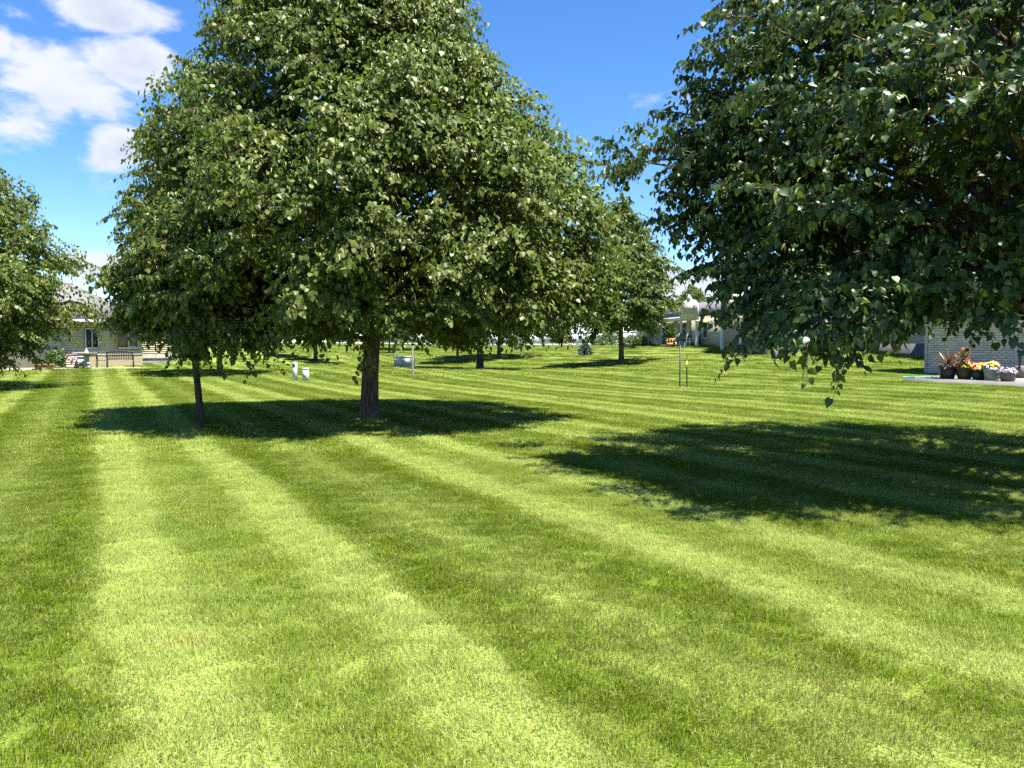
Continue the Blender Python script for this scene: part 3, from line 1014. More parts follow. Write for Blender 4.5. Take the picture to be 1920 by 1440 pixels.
def conifer(name, px, Y, h, r, leafmat, label, bare=0.0, n=700, seed=2):
    loc = on_ground(px, Y)
    g = np.random.default_rng(seed)
    root = empty(name, loc, 0, label, 'spruce')
    MB().lathe([(h * .03, -.1), (h * .028, bare), (h * .008, h * .97)], 8).build('trunk', 'bark_dark', root)
    B, A, Nn, S, T = [], [], [], [], []
    whorls = 9
    for w in range(whorls):
        f = w / (whorls - 1)
        z = bare + 0.05 + (h - bare - .1) * f ** 0.95
        rr = r * (1 - f) ** .85 + .05
        nb = int(9 - 4 * f)
        for b in range(nb):
            a = 2 * math.pi * b / nb + w * .7 + g.normal(0, .15)
            d = np.array([math.cos(a), math.sin(a), 0.12])
            L = rr * g.uniform(.8, 1.1)
            k = max(6, int(n / (whorls * 7) * L / r * 1.6))
            s = g.uniform(.1, 1, k)
            p = np.array([0, 0, z]) + d * (s * L)[:, None] + np.array([0, 0, -.10]) * (s * (1 - s) * L)[:, None] + g.normal(0, .02 * h, (k, 3)) * (1.1 - s)[:, None]
            B.append(p)
            A.append(d + g.normal(0, .55, (k, 3)) + UP * .25)
            Nn.append(UP + g.normal(0, .6, (k, 3)))
            S.append(g.uniform(.14, .26, k) * (h / 1.4) ** .5 * (1.1 - .6 * f))
            T.append(g.uniform(0, 1, k))
    B, A, Nn, S, T = [np.concatenate(a) for a in (B, A, Nn, S, T)]
    P, Fc, tt = leaf_arrays(B, A, Nn, S, T, 'low', np.ones(len(B), bool))
    tag(link('crown', np_mesh('crown', P, [Fc], leafmat, tint=tt), root), kind='stuff')


def shrub(name, loc, rx, ry, h, leafmat, label, n=1500, leaf=0.09, seed=1, cat='shrub', group=None):
    g = np.random.default_rng(seed)
    root = empty(name, loc, 0, label, cat, group)
    m = MB()
    for i in range(6):
        a = i * 1.05
        m.tube([(0, 0, -.05), (rx * .3 * math.cos(a), ry * .3 * math.sin(a), h * .4), (rx * .6 * math.cos(a), ry * .6 * math.sin(a), h * .75)], [.02, .015, .006], 5)
    m.build('stems', 'bark_dark', root)
    d = nrm(g.normal(0, 1, (n, 3)))
    d[:, 2] = np.abs(d[:, 2]) * 1.0 - 0.15
    lump = 1 + .16 * np.sin(d[:, 0] * 5 + seed) * np.sin(d[:, 1] * 6 + 2 * seed) + .08 * np.sin(d[:, 2] * 9 + seed)
    rr = g.uniform(.62, 1.03, n) ** .6 * lump
    B = np.stack([d[:, 0] * rx * rr, d[:, 1] * ry * rr, np.maximum(.03, .12 * h + d[:, 2] * h * .88 * rr)], -1)
    A = d * .6 + g.normal(0, .6, (n, 3))
    Nn = d + UP * .6 + g.normal(0, .5, (n, 3))
    P, Fc, tt = leaf_arrays(B, A, Nn, leaf * g.uniform(.6, 1.3, n), g.uniform(0, 1, n), 'low')
    tag(link('foliage', np_mesh('foliage', P, [Fc], leafmat, tint=tt), root), kind='stuff')
    return root


# ------------------------------------------------------------------ houses
def frame_of(p, q):
    """local frame of a wall from p to q (x along, -y outwards towards the viewer)"""
    d = Vector((q[0] - p[0], q[1] - p[1]))
    return d.length, math.atan2(d.y, d.x)


def lap_siding(w, z0, z1, step=0.14, openings=()):
    """lapped boards, cut round openings (x0, x1, z0, z1)"""
    m = MB()
    z = z0
    while z < z1 - 1e-3:
        t = min(z + step, z1)
        xs = [(0, w)]
        for a, b, c, d in openings:
            if t > c + .01 and z < d - .01:
                nxs = []
                for u, v in xs:
                    if b <= u or a >= v:
                        nxs.append((u, v))
                    else:
                        if a > u:
                            nxs.append((u, a))
                        if b < v:
                            nxs.append((b, v))
                xs = nxs
        for u, v in xs:
            m.add([(u, -.022, z), (v, -.022, z), (v, -.004, t), (u, -.004, t), (u, .02, z), (v, .02, z), (v, .02, t), (u, .02, t)],
                  [(0, 1, 2, 3), (4, 7, 6, 5), (0, 4, 5, 1), (2, 6, 7, 3), (1, 5, 6, 2), (0, 3, 7, 4)])
        z = t
    return m


def window(parent, x0, x1, z0, z1, panes=2, fr=0.06, glass='dark_glass', frame='white_paint'):
    f = MB()
    f.box(x0, x1, -.05, .03, z0, z0 + fr).box(x0, x1, -.05, .03, z1 - fr, z1).box(x0, x0 + fr, -.048, .028, z0 + fr, z1 - fr).box(x1 - fr, x1, -.048, .028, z0 + fr, z1 - fr)
    for i in range(1, panes):
        xm = x0 + (x1 - x0) * i / panes
        f.box(xm - fr * .4, xm + fr * .4, -.046, .026, z0 + fr, z1 - fr)
    w = f.build('window', frame, parent)
    wd = (x1 - x0 - 2 * fr) / panes
    for i in range(panes):
        MB().box(x0 + fr + i * wd + .012, x0 + fr + (i + 1) * wd - .012, -.008, .008, z0 + fr, z1 - fr).build('pane', glass, w)
    MB().box(x0 - .05, x1 + .05, -.09, .03, z0 - .06, z0 - .004).build('sill', frame, w)
    return w


def uv_wall(name, parent, quads, material):
    """flat wall panels with metric UVs: quads of 4 points"""
    vs, fs = [], []
    for q in quads:
        b = len(vs)
        vs += q
        fs.append((b, b + 1, b + 2, b + 3))
    me = np_mesh(name, vs, fs, material)
    uv = me.uv_layers.new(name='UVMap')
    li = 0
    for q in quads:
        o = Vector(q[0])
        u = (Vector(q[1]) - o).normalized()
        for p in q:
            d = Vector(p) - o
            uv.data[li].uv = (d.dot(u), p[2])
            li += 1
    return link(name, me, parent)


def hip_roof(parent, x0, x1, y0, y1, z, rise, over=0.6, inset=None, fascia='soffit'):
    X0, X1, Y0, Y1 = x0 - over, x1 + over, y0 - over, y1 + over
    ins = inset if inset is not None else (Y1 - Y0) / 2
    ym = (Y0 + Y1) / 2
    r = MB()
    t = .03
    r.add([(X0, Y0, z + t), (X1, Y0, z + t), (X1, Y1, z + t), (X0, Y1, z + t), (X0 + ins, ym, z + rise), (X1 - ins, ym, z + rise)],
          [(0, 1, 5, 4), (1, 2, 5), (2, 3, 4, 5), (3, 0, 4), (3, 2, 1, 0)])
    ro = r.build('roof', 'shingle', parent)
    f = MB()
    f.box(X0, X1, Y0 - .12, Y0, z - .14, z + .06).box(X0, X1, Y1, Y1 + .12, z - .14, z + .06).box(X0 - .12, X0, Y0 - .12, Y1 + .12, z - .139, z + .059).box(X1, X1 + .12, Y0 - .12, Y1 + .12, z - .139, z + .059)
    f.build('gutter', fascia, ro)
    MB().box(X0 + .01, X1 - .01, Y0 + .01, Y1 - .01, z - .06, z - .02).build('soffit', 'soffit', ro)
    # ridge caps
    MB().tube([(X0 + ins, ym, z + rise), (X1 - ins, ym, z + rise)], .07, 6).build('ridge_cap', 'shingle', ro)
    return ro


def left_house():
    # wall A-B faces the bench
    b = on_ground(267, 46.6)
    a = on_ground(118, 43.6)
    L, rz = frame_of(a, b)
    z = min(a.z, b.z) + .05
    root = empty('house', (a.x, a.y, z), rz, 'tan sided house with grey hip roof and pale brick skirting behind the dark metal bench', 'house')
    H, BK = 2.62, 0.62
    ops = [(L - 3.15, L - 2.35, 1.0, 2.2), (L - 1.35, L - .15, .98, 2.2)]
    lap_siding(L, BK + .07, H, .13, ops).build('siding', 'tan_siding', root)
    uv_wall('brick_skirting', root, [[(0, -.06, -.4), (L, -.06, -.4), (L, -.06, BK), (0, -.06, BK)], [(0, -.06, BK), (L, -.06, BK), (L, .02, BK + .001), (0, .02, BK + .001)],
                                     [(L, -.06, -.4), (L, 7.9, -.4), (L, 7.9, BK), (L, -.06, BK)]], 'cream_brick')
    MB().box(0, L, -.085, .02, BK + .003, BK + .066).build('brick_sill', 'stone_grey', root)
    MB().box(-3, L - .01, .03, 7.8, -.4, H - .07).build('wall', 'tan_siding', root)
    window(root, L - 3.12, L - 2.38, 1.05, 2.2, 2)
    sh = MB().box(L - 1.33, L - .82, -.04, .03, 1.12, 2.2)
    sh.build('shutter', 'brown_panel', root)
    window(root, L - .80, L - .18, 1.12, 2.2, 1, glass='brown_panel')
    MB().box(L - 1.36, L - .12, -.10, -.03, .99, 1.1).build('window_box', 'white_paint', root)
    hip_roof(root, -3.0, L, 0.0, 8.0, H, 2.35, .6, 3.2)
    # the wing set back behind it, with a dark skirting and a white downspout
    c = on_ground(250, 49.6)
    d = on_ground(327, 51.6)
    L2, rz2 = frame_of(c, d)
    w = empty('house', (c.x, c.y, c.z), rz2, 'tan house wing with dark skirting and white downspout beyond the metal bench', 'house')
    lap_siding(L2, .55, 2.9, .13).build('siding', 'tan_siding', w)
    MB().box(0, L2, -.03, .02, -.4, .25).build('foundation', 'foundation', w)
    MB().box(0, L2, -.05, .02, .253, .545).build('skirting', 'stone_grey', w)
    MB().tube([(L2 + .08, -.07, -.1), (L2 + .08, -.07, 2.7), (L2 + .02, -.3, 2.86)], .05, 8).build('downspout', 'white_paint', w)
    e = on_ground(470, 61)
    de = Vector((e.x - d.x, e.y - d.y))
    ang = math.atan2(de.y, de.x) - rz2
    ux, uy = math.cos(ang), math.sin(ang)
    Lw = de.length
    p0, p1 = (L2, 0), (L2 + ux * Lw, uy * Lw)
    uv_wall('brick_wall', w, [[(p0[0], p0[1], -.8), (p1[0], p1[1], -.8), (p1[0], p1[1], 2.9), (p0[0], p0[1], 2.9)]], 'cream_brick')
    MB().add([(0, .03, -.3), (L2, .03, -.3), (p1[0], p1[1] + .03, -.3), (-4, 12, -.3), (0, .03, 2.88), (L2, .03, 2.88), (p1[0], p1[1] + .03, 2.88), (-4, 12, 2.88)],
             [(0, 1, 5, 4), (1, 2, 6, 5), (2, 3, 7, 6), (3, 0, 4, 7), (4, 5, 6, 7)]).build('wall', 'tan_siding', w)
    r = MB()
    cx, cy_ = (L2 + p1[0]) / 2 - 1.5, 6.5
    rim = [(-.6, -.6, 2.9), (L2 + .6, -.6, 2.9), (p1[0] + .7, p1[1] - .2, 2.9), (p1[0] - 3, p1[1] + 4, 2.9), (-4.6, 12.5, 2.9)]
    r.add(rim + [(cx, cy_, 4.9)], [(i, (i + 1) % 5, 5) for i in range(5)] + [(4, 3, 2, 1, 0)])
    r.build('roof', 'shingle', w)
    return root


def left_patio():
    poly = [tuple(on_ground(px, Y)[:2]) for px, Y in ((-160, 39.0), (70, 40.9), (135, 41.8), (262, 42.5), (268, 46.4), (118, 43.55), (-30, 42.5), (-200, 41))]
    return slab('patio', poly, 'pale concrete patio along the tan house', .0)


def right_patio():
    poly = [tuple(on_ground(px, Y)[:2]) for px, Y in ((1694, 26.9), (1775, 25.6), (1900, 23.6), (2200, 19.5), (2330, 25), (1940, 28.6), (1790, 30.4))]
    return slab('patio', poly, 'pale concrete patio under the row of flower pots', .03), poly


def right_house():
    a = on_ground(1733, 32.2)
    b = on_ground(2150, 24.8)
    L, rz = frame_of(a, b)
    z = a.z - .02
    root = empty('brick_house', (a.x, a.y, z), rz, 'pale brick house wall behind the row of flower pots', 'house')
    H = 2.75
    MB().box(.0, L, .01, 7.5, -.5, H - .05).build('wall', 'mortar', root)
    # bricks laid one by one where they show; coursing of long pale units
    bw, bh, j = 0.30, 0.098, 0.013
    protos = []
    for i in range(4):
        me = np_mesh('brick', *_brick(bw - j, .05, bh - j), 'brick_%d' % i)
        hb = np_mesh('brick', *_brick(bw / 2 - j, .05, bh - j), 'brick_%d' % i)
        protos.append((me, hb))
    rows, cols = 19, 15
    cnt = 0
    rest = MB()
    nrow = int((H - .1) / bh)
    ncol = int(L / bw)
    for r in range(-2, nrow):
        for c in range(ncol):
            x = c * bw + (bw / 2 if r % 2 else 0) + j / 2
            zz = r * bh + j / 2
            vis = r >= 0 and r < rows and c < cols
            pr = random.random() * .006
            if vis and cnt < 300:
                o = bpy.data.objects.new('brick', protos[random.randrange(4)][0])
                o.location = (x, -.034 - pr, zz)
                o.parent = root
                col.objects.link(o)
                cnt += 1
            else:
                v, f = _brick(bw - j, .05, bh - j)
                rest.add([(p[0] + x, p[1] - .034 - pr, p[2] + zz) for p in v], f)
        if r % 2:
            v, f = _brick(bw / 2 - j, .05, bh - j)
            rest.add([(p[0] + j / 2, p[1] - .034, p[2] + r * bh + j / 2) for p in v], f)
    tag(rest.build('brick_rows', 'brick_1', root), kind='stuff')
    # left return wall in the same brick
    lr = MB()
    for r in range(-2, nrow):
        for c in range(24):
            v, f = _brick(bw - j, .05, bh - j)
            y0 = c * bw + (bw / 2 if r % 2 else 0) + .03
            lr.add([(-.04 + p[1] * 1.0, y0 + p[0], p[2] + r * bh + j / 2) for p in v], f)
    tag(lr.build('brick_return', 'brick_2', root), kind='stuff')
    MB().box(.155, .17, -.042, 0, 0, H - .1).build('control_joint', 'mortar', root)
    hip_roof(root, 0, L, 0, 7.5, H, 2.0, .75, 3.5)
    return root


def _brick(w, d, h):
    b = .006
    return ([(b, 0, b), (w - b, 0, b), (w - b, 0, h - b), (b, 0, h - b), (0, b, 0), (w, b, 0), (w, b, h), (0, b, h), (0, d, 0), (w, d, 0), (w, d, h), (0, d, h)],
            [(0, 1, 2, 3), (0, 4, 5, 1), (1, 5, 6, 2), (2, 6, 7, 3), (3, 7, 4, 0), (4, 8, 9, 5), (5, 9, 10, 6), (6, 10, 11, 7), (7, 11, 8, 4)])


def grey_base_house():
    a = on_ground(1560, 52)
    b = on_ground(1790, 38.5)
    L, rz = frame_of(a, b)
    z = min(a.z, b.z)
    root = empty('brick_house', (a.x, a.y, z), rz, 'pale brick house on a tall grey foundation beyond the pot patio', 'house')
    MB().box(0, L, -.04, .3, -1, .85).build('foundation', 'foundation', root)
    uv_wall('brick_wall', root, [[(0, -.02, .853), (L, -.02, .853), (L, -.02, 3.3), (0, -.02, 3.3)]], 'pale_brick')
    MB().box(0, L, 0, 8, .5, 3.25).build('wall', 'peach_stucco', root)
    window(root, 3, 4.4, 1.5, 2.7, 2)
    hip_roof(root, 0, L, 0, 8, 3.3, 2.2, .6, 3.2)


def pale_brick():
    m, N, out = mat('pale_brick')
    co = N.n('ShaderNodeTexCoord').outputs['UV']
    b = N.n('ShaderNodeTexBrick')
    N.put(b.inputs['Vector'], co)
    b.inputs['Scale'].default_value = 1.0
    b.inputs['Brick Width'].default_value = 0.30
    b.inputs['Row Height'].default_value = 0.098
    b.inputs['Mortar Size'].default_value = 0.007
    b.inputs['Color1'].default_value = (0.44, 0.41, 0.36, 1)
    b.inputs['Color2'].default_value = (0.39, 0.36, 0.32, 1)
    b.inputs['Mortar'].default_value = (0.12, 0.115, 0.11, 1)
    p = N.n('ShaderNodeBsdfPrincipled')
    N.put(p.inputs['Base Color'], b.outputs[0])
    p.inputs['Roughness'].default_value = 0.85
    N.put(out.inputs[0], p.outputs[0])


pale_brick()


def row_house():
    # long pale house at the far right: wall runs from the far fence side towards us
    a = on_ground(1196, 69)
    b = on_ground(1440, 45.5)
    L, rz = frame_of(a, b)
    z = (a.z + b.z) / 2
    root = empty('row_house', (a.x, a.y, z), rz, 'long pale row house with grey roof and white rounded parapets above porches', 'house')
    H = 2.35
    def xat(px):
        # where the sight line through px meets the wall line
        d = ray(px, 640)
        ux, uy = math.cos(rz), math.sin(rz)
        # a + t u = s d
        det = ux * (-d.y) - uy * (-d.x)
        t = ((0 - a.x) * (-d.y) - (0 - a.y) * (-d.x)) / det
        return t
    x_p0, x_p1 = xat(1296), xat(1332)
    MB().box(0, L, .03, 8.5, -.6, H).build('wall', 'cream_siding', root)
    lap_siding(x_p0 - .02, -.6, H - .02, .16, [(xat(1217), xat(1222), -.7, 2.0), (xat(1242), xat(1256), .85, 1.75), (xat(1272), xat(1287), .95, 2.0)]).build('siding', 'cream_siding', root)
    dr = MB().box(xat(1217) + .02, xat(1222) - .02, -.02, .03, -.1, 1.98).build('door', 'dark_glass', root)
    MB().box(xat(1217) - .12, xat(1217) + .02, -.05, .03, -.1, 2.1).box(xat(1222) - .02, xat(1222) + .14, -.05, .03, -.1, 2.1).build('door_frame', 'white_paint', dr)
    window(root, xat(1242), xat(1256), .85, 1.75, 2)
    window(root, xat(1272), xat(1287), .95, 2.0, 2)
    # roof
    r = MB()
    r.add([(-.6, -.6, H), (L + .6, -.6, H), (L + .6, 9.1, H), (-.6, 9.1, H), (2.0, 4.2, H + 1.55), (L - 2, 4.2, H + 1.55)], [(0, 1, 5, 4), (1, 2, 5), (2, 3, 4, 5), (3, 0, 4), (3, 2, 1, 0)])
    ro = r.build('roof', 'shingle', root)
    MB().box(-.6, x_p0 - .1, -.74, -.6, H - .16, H + .04).box(x_p1 + 3.4, L + .6, -.74, -.6, H - .16, H + .04).build('gutter', 'white_paint', ro)
    # porches with rounded white parapets
    for k, (q0, q1) in enumerate(((x_p0, x_p0 + 3.2), (x_p0 + 7.0, x_p0 + 10.0))):
        w = q1 - q0
        pts = [(q0, H - .3)]
        for i in range(11):
            t = math.pi * (1 - i / 10)
            pts.append((q0 + w / 2 + (w / 2) * math.cos(t), H + .65 + .55 * math.sin(t)))
        pts.append((q1, H - .3))
        pa = MB().prism(pts, -.91, -.79).build('parapet', 'soffit', root)
        MB().prism([(q0 + .5, H + .2), (q0 + .5, H + .7), (q0 + w / 2, H + 1.2), (q1 - .5, H + .7), (q1 - .5, H + .2)], -.93, -.912).build('recess', 'peach_stucco', pa)
        MB().add([(q0 + w / 2 - .28, -1.0, H + 1.19), (q0 + w / 2 + .28, -1.0, H + 1.19), (q0 + w / 2 + .28, -.7, H + 1.19), (q0 + w / 2 - .28, -.7, H + 1.19), (q0 + w / 2, -.85, H + 1.6)],
                 [(3, 2, 1, 0), (0, 1, 4), (1, 2, 4), (2, 3, 4), (3, 0, 4)]).build('finial', 'white_paint', pa)
        for xx in (q0 + .15, q1 - .15):
            MB().lathe([(.16, -.5), (.16, -.38), (.12, -.36), (.11, H - .45), (.16, H - .4), (.16, H - .303)], 12, (xx, -.85)).build('column', 'white_paint', root)
        d2 = MB().box(q0 + 1.0, q0 + 1.9, -.03, .03, -.1, 2.0).build('door', 'dark_glass', root)
        MB().box(q0 + .88, q0 + 1.0, -.05, .031, -.1, 2.1).box(q0 + 1.9, q0 + 2.02, -.05, .031, -.1, 2.1).box(q0 + 1.001, q0 + 1.899, -.049, .029, 2.001, 2.1).build('door_frame', 'white_paint', d2)
        window(root, q0 + 2.2, q0 + 2.9, .8, 1.9, 1)
    MB().box(x_p1 + 2.2, L, -.02, .02, -.6, H - .02).build('stucco', 'peach_stucco', root)
    window(root, x_p0 + 11.0, x_p0 + 12.2, .9, 1.9, 2)
    return root


def back_house():
    loc = on_ground(1262, 98)
    root = empty('house', loc, R(8), 'low pale gabled house far behind the row house roof', 'house')
    MB().box(-3, 4, 0, 6, -.5, 3.2).build('wall', 'cream_siding', root)
    MB().add([(-3.4, -.4, 3.2), (4.4, -.4, 3.2), (4.4, 6.4, 3.2), (-3.4, 6.4, 3.2), (-3.4, 3, 5.4), (4.4, 3, 5.4)], [(0, 1, 5, 4), (2, 3, 4, 5), (1, 2, 5), (3, 0, 4), (3, 2, 1, 0)]).build('roof', 'shingle', root)
    window(root, -1, .6, 1.2, 2.4, 2)


def white_fence():
    Y = 105.0
    a = on_ground(620, Y)
    root = empty('vinyl_fence', (a.x, a.y, 0), 0, 'white solid panel fence closing off the far end of the lawn', 'fence')
    w = 2.4
    n = 20
    pan = MB().box(.08, w - .08, -.02, .02, 0, 1.72)
    for i in range(1, 16):
        x = .08 + (w - .16) * i / 16
        pan.box(x - .012, x + .012, -.028, -.02, .08, 1.6)
    pan.box(.07, w - .07, -.05, .05, 1.62, 1.78).box(.07, w - .07, -.049, .049, .0, .14)
    pme = np_mesh('panel', pan.v, pan.f, 'vinyl_white')
    po = MB().box(-.07, .07, -.07, .07, -.3, 1.85).add([(-.09, -.09, 1.85), (.09, -.09, 1.85), (.09, .09, 1.85), (-.09, .09, 1.85), (0, 0, 1.96)], [(3, 2, 1, 0), (0, 1, 4), (1, 2, 4), (2, 3, 4), (3, 0, 4)])
    pome = np_mesh('post', po.v, po.f, 'vinyl_white')
    for i in range(n + 1):
        z = gz(a.x + i * w, Y)
        link('post', pome, root, (i * w, 0, z))
        if i < n:
            link('panel', pme, root, (i * w, 0, min(z, gz(a.x + (i + 1) * w, Y)) + .03))


# ------------------------------------------------------------------ smaller things
def metal_bench(loc, rz, label, wmat='black_metal', w=1.3):
    root = empty('garden_bench', loc, rz, label, 'bench')
    for s in (-1, 1):
        x = s * w / 2
        MB().tube([(x, .24, 0), (x, .22, .42), (x, .25, .62), (x, .32, .9)], .02, 6).build('leg', wmat, root)
        MB().tube([(x, -.26, 0), (x, -.25, .42)], .02, 6).build('leg', wmat, root)
        MB().tube([(x, -.25, .42), (x, -.27, .58), (x, -.2, .64), (x, 0, .645), (x, .25, .63)], .018, 6).build('armrest', wmat, root)
    for i in range(7):
        y = -.25 + i * .075
        MB().box(-w / 2, w / 2, y, y + .05, .415, .43).build('seat_slat', 'grey_metal' if wmat == 'black_metal' else wmat, root)
    def ztop(x):
        return .86 + .07 * math.cos(x / (w / 2) * math.pi / 2)
    n = 15
    for i in range(n):
        x = -w / 2 + w * (i + .5) / n
        MB().tube([(x, .25, .47), (x, .27, .64), (x, .32, ztop(x))], .021, 5).build('back_slat', wmat, root)
    MB().tube([(-w / 2 + w * i / 10, .325, ztop(-w / 2 + w * i / 10)) for i in range(11)], .024, 6).build('top_rail', wmat, root)
    MB().tube([(-w / 2, .25, .47), (w / 2, .25, .47)], .018, 6).build('back_rail', wmat, root)
    return root


def metal_chair(loc, rz, label):
    root = empty('garden_chair', loc, rz, label, 'chair')
    for s in (-1, 1):
        x = s * .27
        MB().tube([(x, -.24, 0), (x, -.25, .55), (x, -.18, .66), (x, .1, .68), (x, .25, .64)], .02, 6).build('armrest', 'black_metal', root)
        MB().tube([(x, .28, 0), (x, .24, .42), (x, .3, .92)], .02, 6).build('leg', 'black_metal', root)
    MB().box(-.27, .27, -.25, .25, .40, .43).build('seat', 'dark_metal', root)
    for i in range(6):
        x = -.22 + .088 * i
        MB().tube([(x, .245, .45), (x, .3, .88)], .011, 5).build('back_slat', 'black_metal', root)
    MB().tube([(-.27, .3, .91), (.27, .3, .91)], .02, 6).build('top_rail', 'black_metal', root)


def bird_bath(loc):
    root = empty('bird_bath', loc, 0, 'stone bird bath with wide shallow bowl and white figure on it', 'bird bath')
    MB().lathe([(.24, 0), (.24, .06), (.17, .1), (.13, .2), (.125, .5), (.15, .62), (.2, .68)], 18).build('pedestal', 'stone_grey', root, smooth=True)
    MB().lathe([(.12, .68), (.4, .73), (.5, .80), (.5, .83), (.45, .83), (.3, .78), (.05, .76)], 24).build('bowl', 'concrete', root, smooth=True)
    o = empty('statue', (loc[0], loc[1], loc[2] + .775), 0, 'small white draped figure standing in the bird bath', 'statue')
    MB().lathe([(.11, 0), (.10, .06), (.085, .14), (.055, .2), (.03, .225)], 12, (0, 0)).build('robe', 'white_paint', o, smooth=True)
    MB().lathe([(.012, .222), (.035, .24), (.04, .265), (.03, .29), (.008, .3)], 12).build('head', 'white_paint', o, smooth=True)


def grill(loc, rz):
    root = empty('barbecue_cart', loc, rz, 'white barbecue cart with rounded lid beside the planter box', 'barbecue')
    MB().bevbox(-.3, .3, -.22, .22, .08, .58, .02).build('cabinet', 'white_paint', root)
    MB().bevbox(-.36, .36, -.26, .26, .582, .63, .01).build('shelf', 'white_paint', root)
    pts = [(-.24, .633)] + [(.24 * -math.cos(t), .70 + .16 * math.sin(t)) for t in np.linspace(0, math.pi, 9)] + [(.24, .633)]
    MB().add([(y, x, z) for (x, z) in pts for y in (-.3, .3)], [tuple(range(0, 2 * len(pts), 2)), tuple(reversed(range(1, 2 * len(pts), 2)))] + [(2 * i, 2 * i + 1, (2 * i + 3) % (2 * len(pts)), (2 * i + 2) % (2 * len(pts))) for i in range(len(pts))]).build('lid', 'grey_metal', root)
    MB().tube([(-.2, -.27, .72), (.2, -.27, .72)], .015, 6).build('handle', 'black_metal', root)
    for x in (-.24, .24):
        for y in (-.16, .16):
            MB().lathe([(.035, 0), (.04, .04), (.03, .08)], 8, (x, y)).build('caster', 'black_metal', root)


def flowers(root, zc, rx, h, leafm, flowerms, n=160, leaf=.07, seed=1, fl_size=.06):
    g = np.random.default_rng(seed)
    d = nrm(g.normal(0, 1, (n, 3)))
    d[:, 2] = np.abs(d[:, 2])
    rr = g.uniform(.2, 1, n)
    B = np.stack([d[:, 0] * rx * rr, d[:, 1] * rx * rr, zc + d[:, 2] * h * rr], -1)
    P, Fc, tt = leaf_arrays(B, d + g.normal(0, .5, (n, 3)), UP + g.normal(0, .6, (n, 3)), leaf * g.uniform(.6, 1.3, n), g.uniform(0, 1, n), 'mid')
    tag(link('foliage', np_mesh('foliage', P, [Fc], leafm, tint=tt), root), kind='stuff')
    for k, fm in enumerate(flowerms):
        m = int(70 / max(1, len(flowerms)))
        d = nrm(g.normal(0, 1, (m, 3)))
        d[:, 2] = np.abs(d[:, 2])
        rr = g.uniform(.8, 1.12, m)
        c = np.stack([d[:, 0] * rx * rr, d[:, 1] * rx * rr, zc + .01 + d[:, 2] * h * rr], -1)
        B = np.repeat(c, 5, 0)
        a = np.tile(np.arange(5) * 2 * math.pi / 5, m)
        nn = np.repeat(nrm(d * .8 + UP * .4 + np.array([0, -.5, 0])), 5, 0)
        u = nrm(np.cross(nn, np.array([.3, .9, .1])))
        w = np.cross(nn, u)
        ax = u * np.cos(a)[:, None] + w * np.sin(a)[:, None]
        P, Fc, tt = leaf_arrays(B, ax, nn, fl_size * g.uniform(.7, 1.2, m * 5), g.uniform(0, 1, m * 5), 'low')
        tag(link('blossoms', np_mesh('blossoms', P, [Fc], fm, tint=tt), root), kind='stuff')


def pot(loc, r, h, material, label, foot=.62, rim=True, cat='flower pot', rz=0.0):
    root = empty('flower_pot', loc, rz, label, cat)
    prof = [(r * foot, 0), (r * (foot + .04), .01), (r * (foot + .22), h * .4), (r * .97, h * .86)]
    prof += [(r * 1.03, h * .87), (r * 1.04, h), (r * .95, h), (r * .92, h * .9), (r * .05, h * .88)] if rim else [(r, h), (r * .94, h), (r * .9, h * .9), (r * .05, h * .88)]
    MB().lathe(prof, 24).build('pot', material, root, smooth=False)
    MB().lathe([(r * .9, h * .86), (r * .9, h * .91), (.01, h * .93)], 16).build('soil', 'soil', root)
    return root


def spiky(root, z, n=64, L=.74, seed=3):
    g = np.random.default_rng(seed)
    for i in range(n):
        a = i * 2.4 + g.normal(0, .2)
        e = g.uniform(.12, 1.45)
        ln = L * g.uniform(.7, 1.1)
        d = np.array([math.cos(a) * math.cos(e), math.sin(a) * math.cos(e), math.sin(e)])
        side = nrm(np.cross(d, UP))
        q = np.array([0, .33, .7, 1.0])
        w = np.array([.018, .030, .022, .001])
        c = np.array([0, 0, z]) + d * (q * ln)[:, None] + np.array([0, 0, -1]) * (q ** 2 * ln * .22 * math.cos(e))[:, None]
        v = np.concatenate([c - side * w[:, None], c + side * w[:, None], c + np.array([0, 0, -.006])])
        f = []
        for k in range(3):
            f += [(k, k + 1, 8 + k + 1, 8 + k), (8 + k, 8 + k + 1, 4 + k + 1, 4 + k)]
        me = np_mesh('leaf', v, f, 'cordyline_leaf', tint=np.full(12, g.uniform(0, 1)))
        link('leaf', me, root)


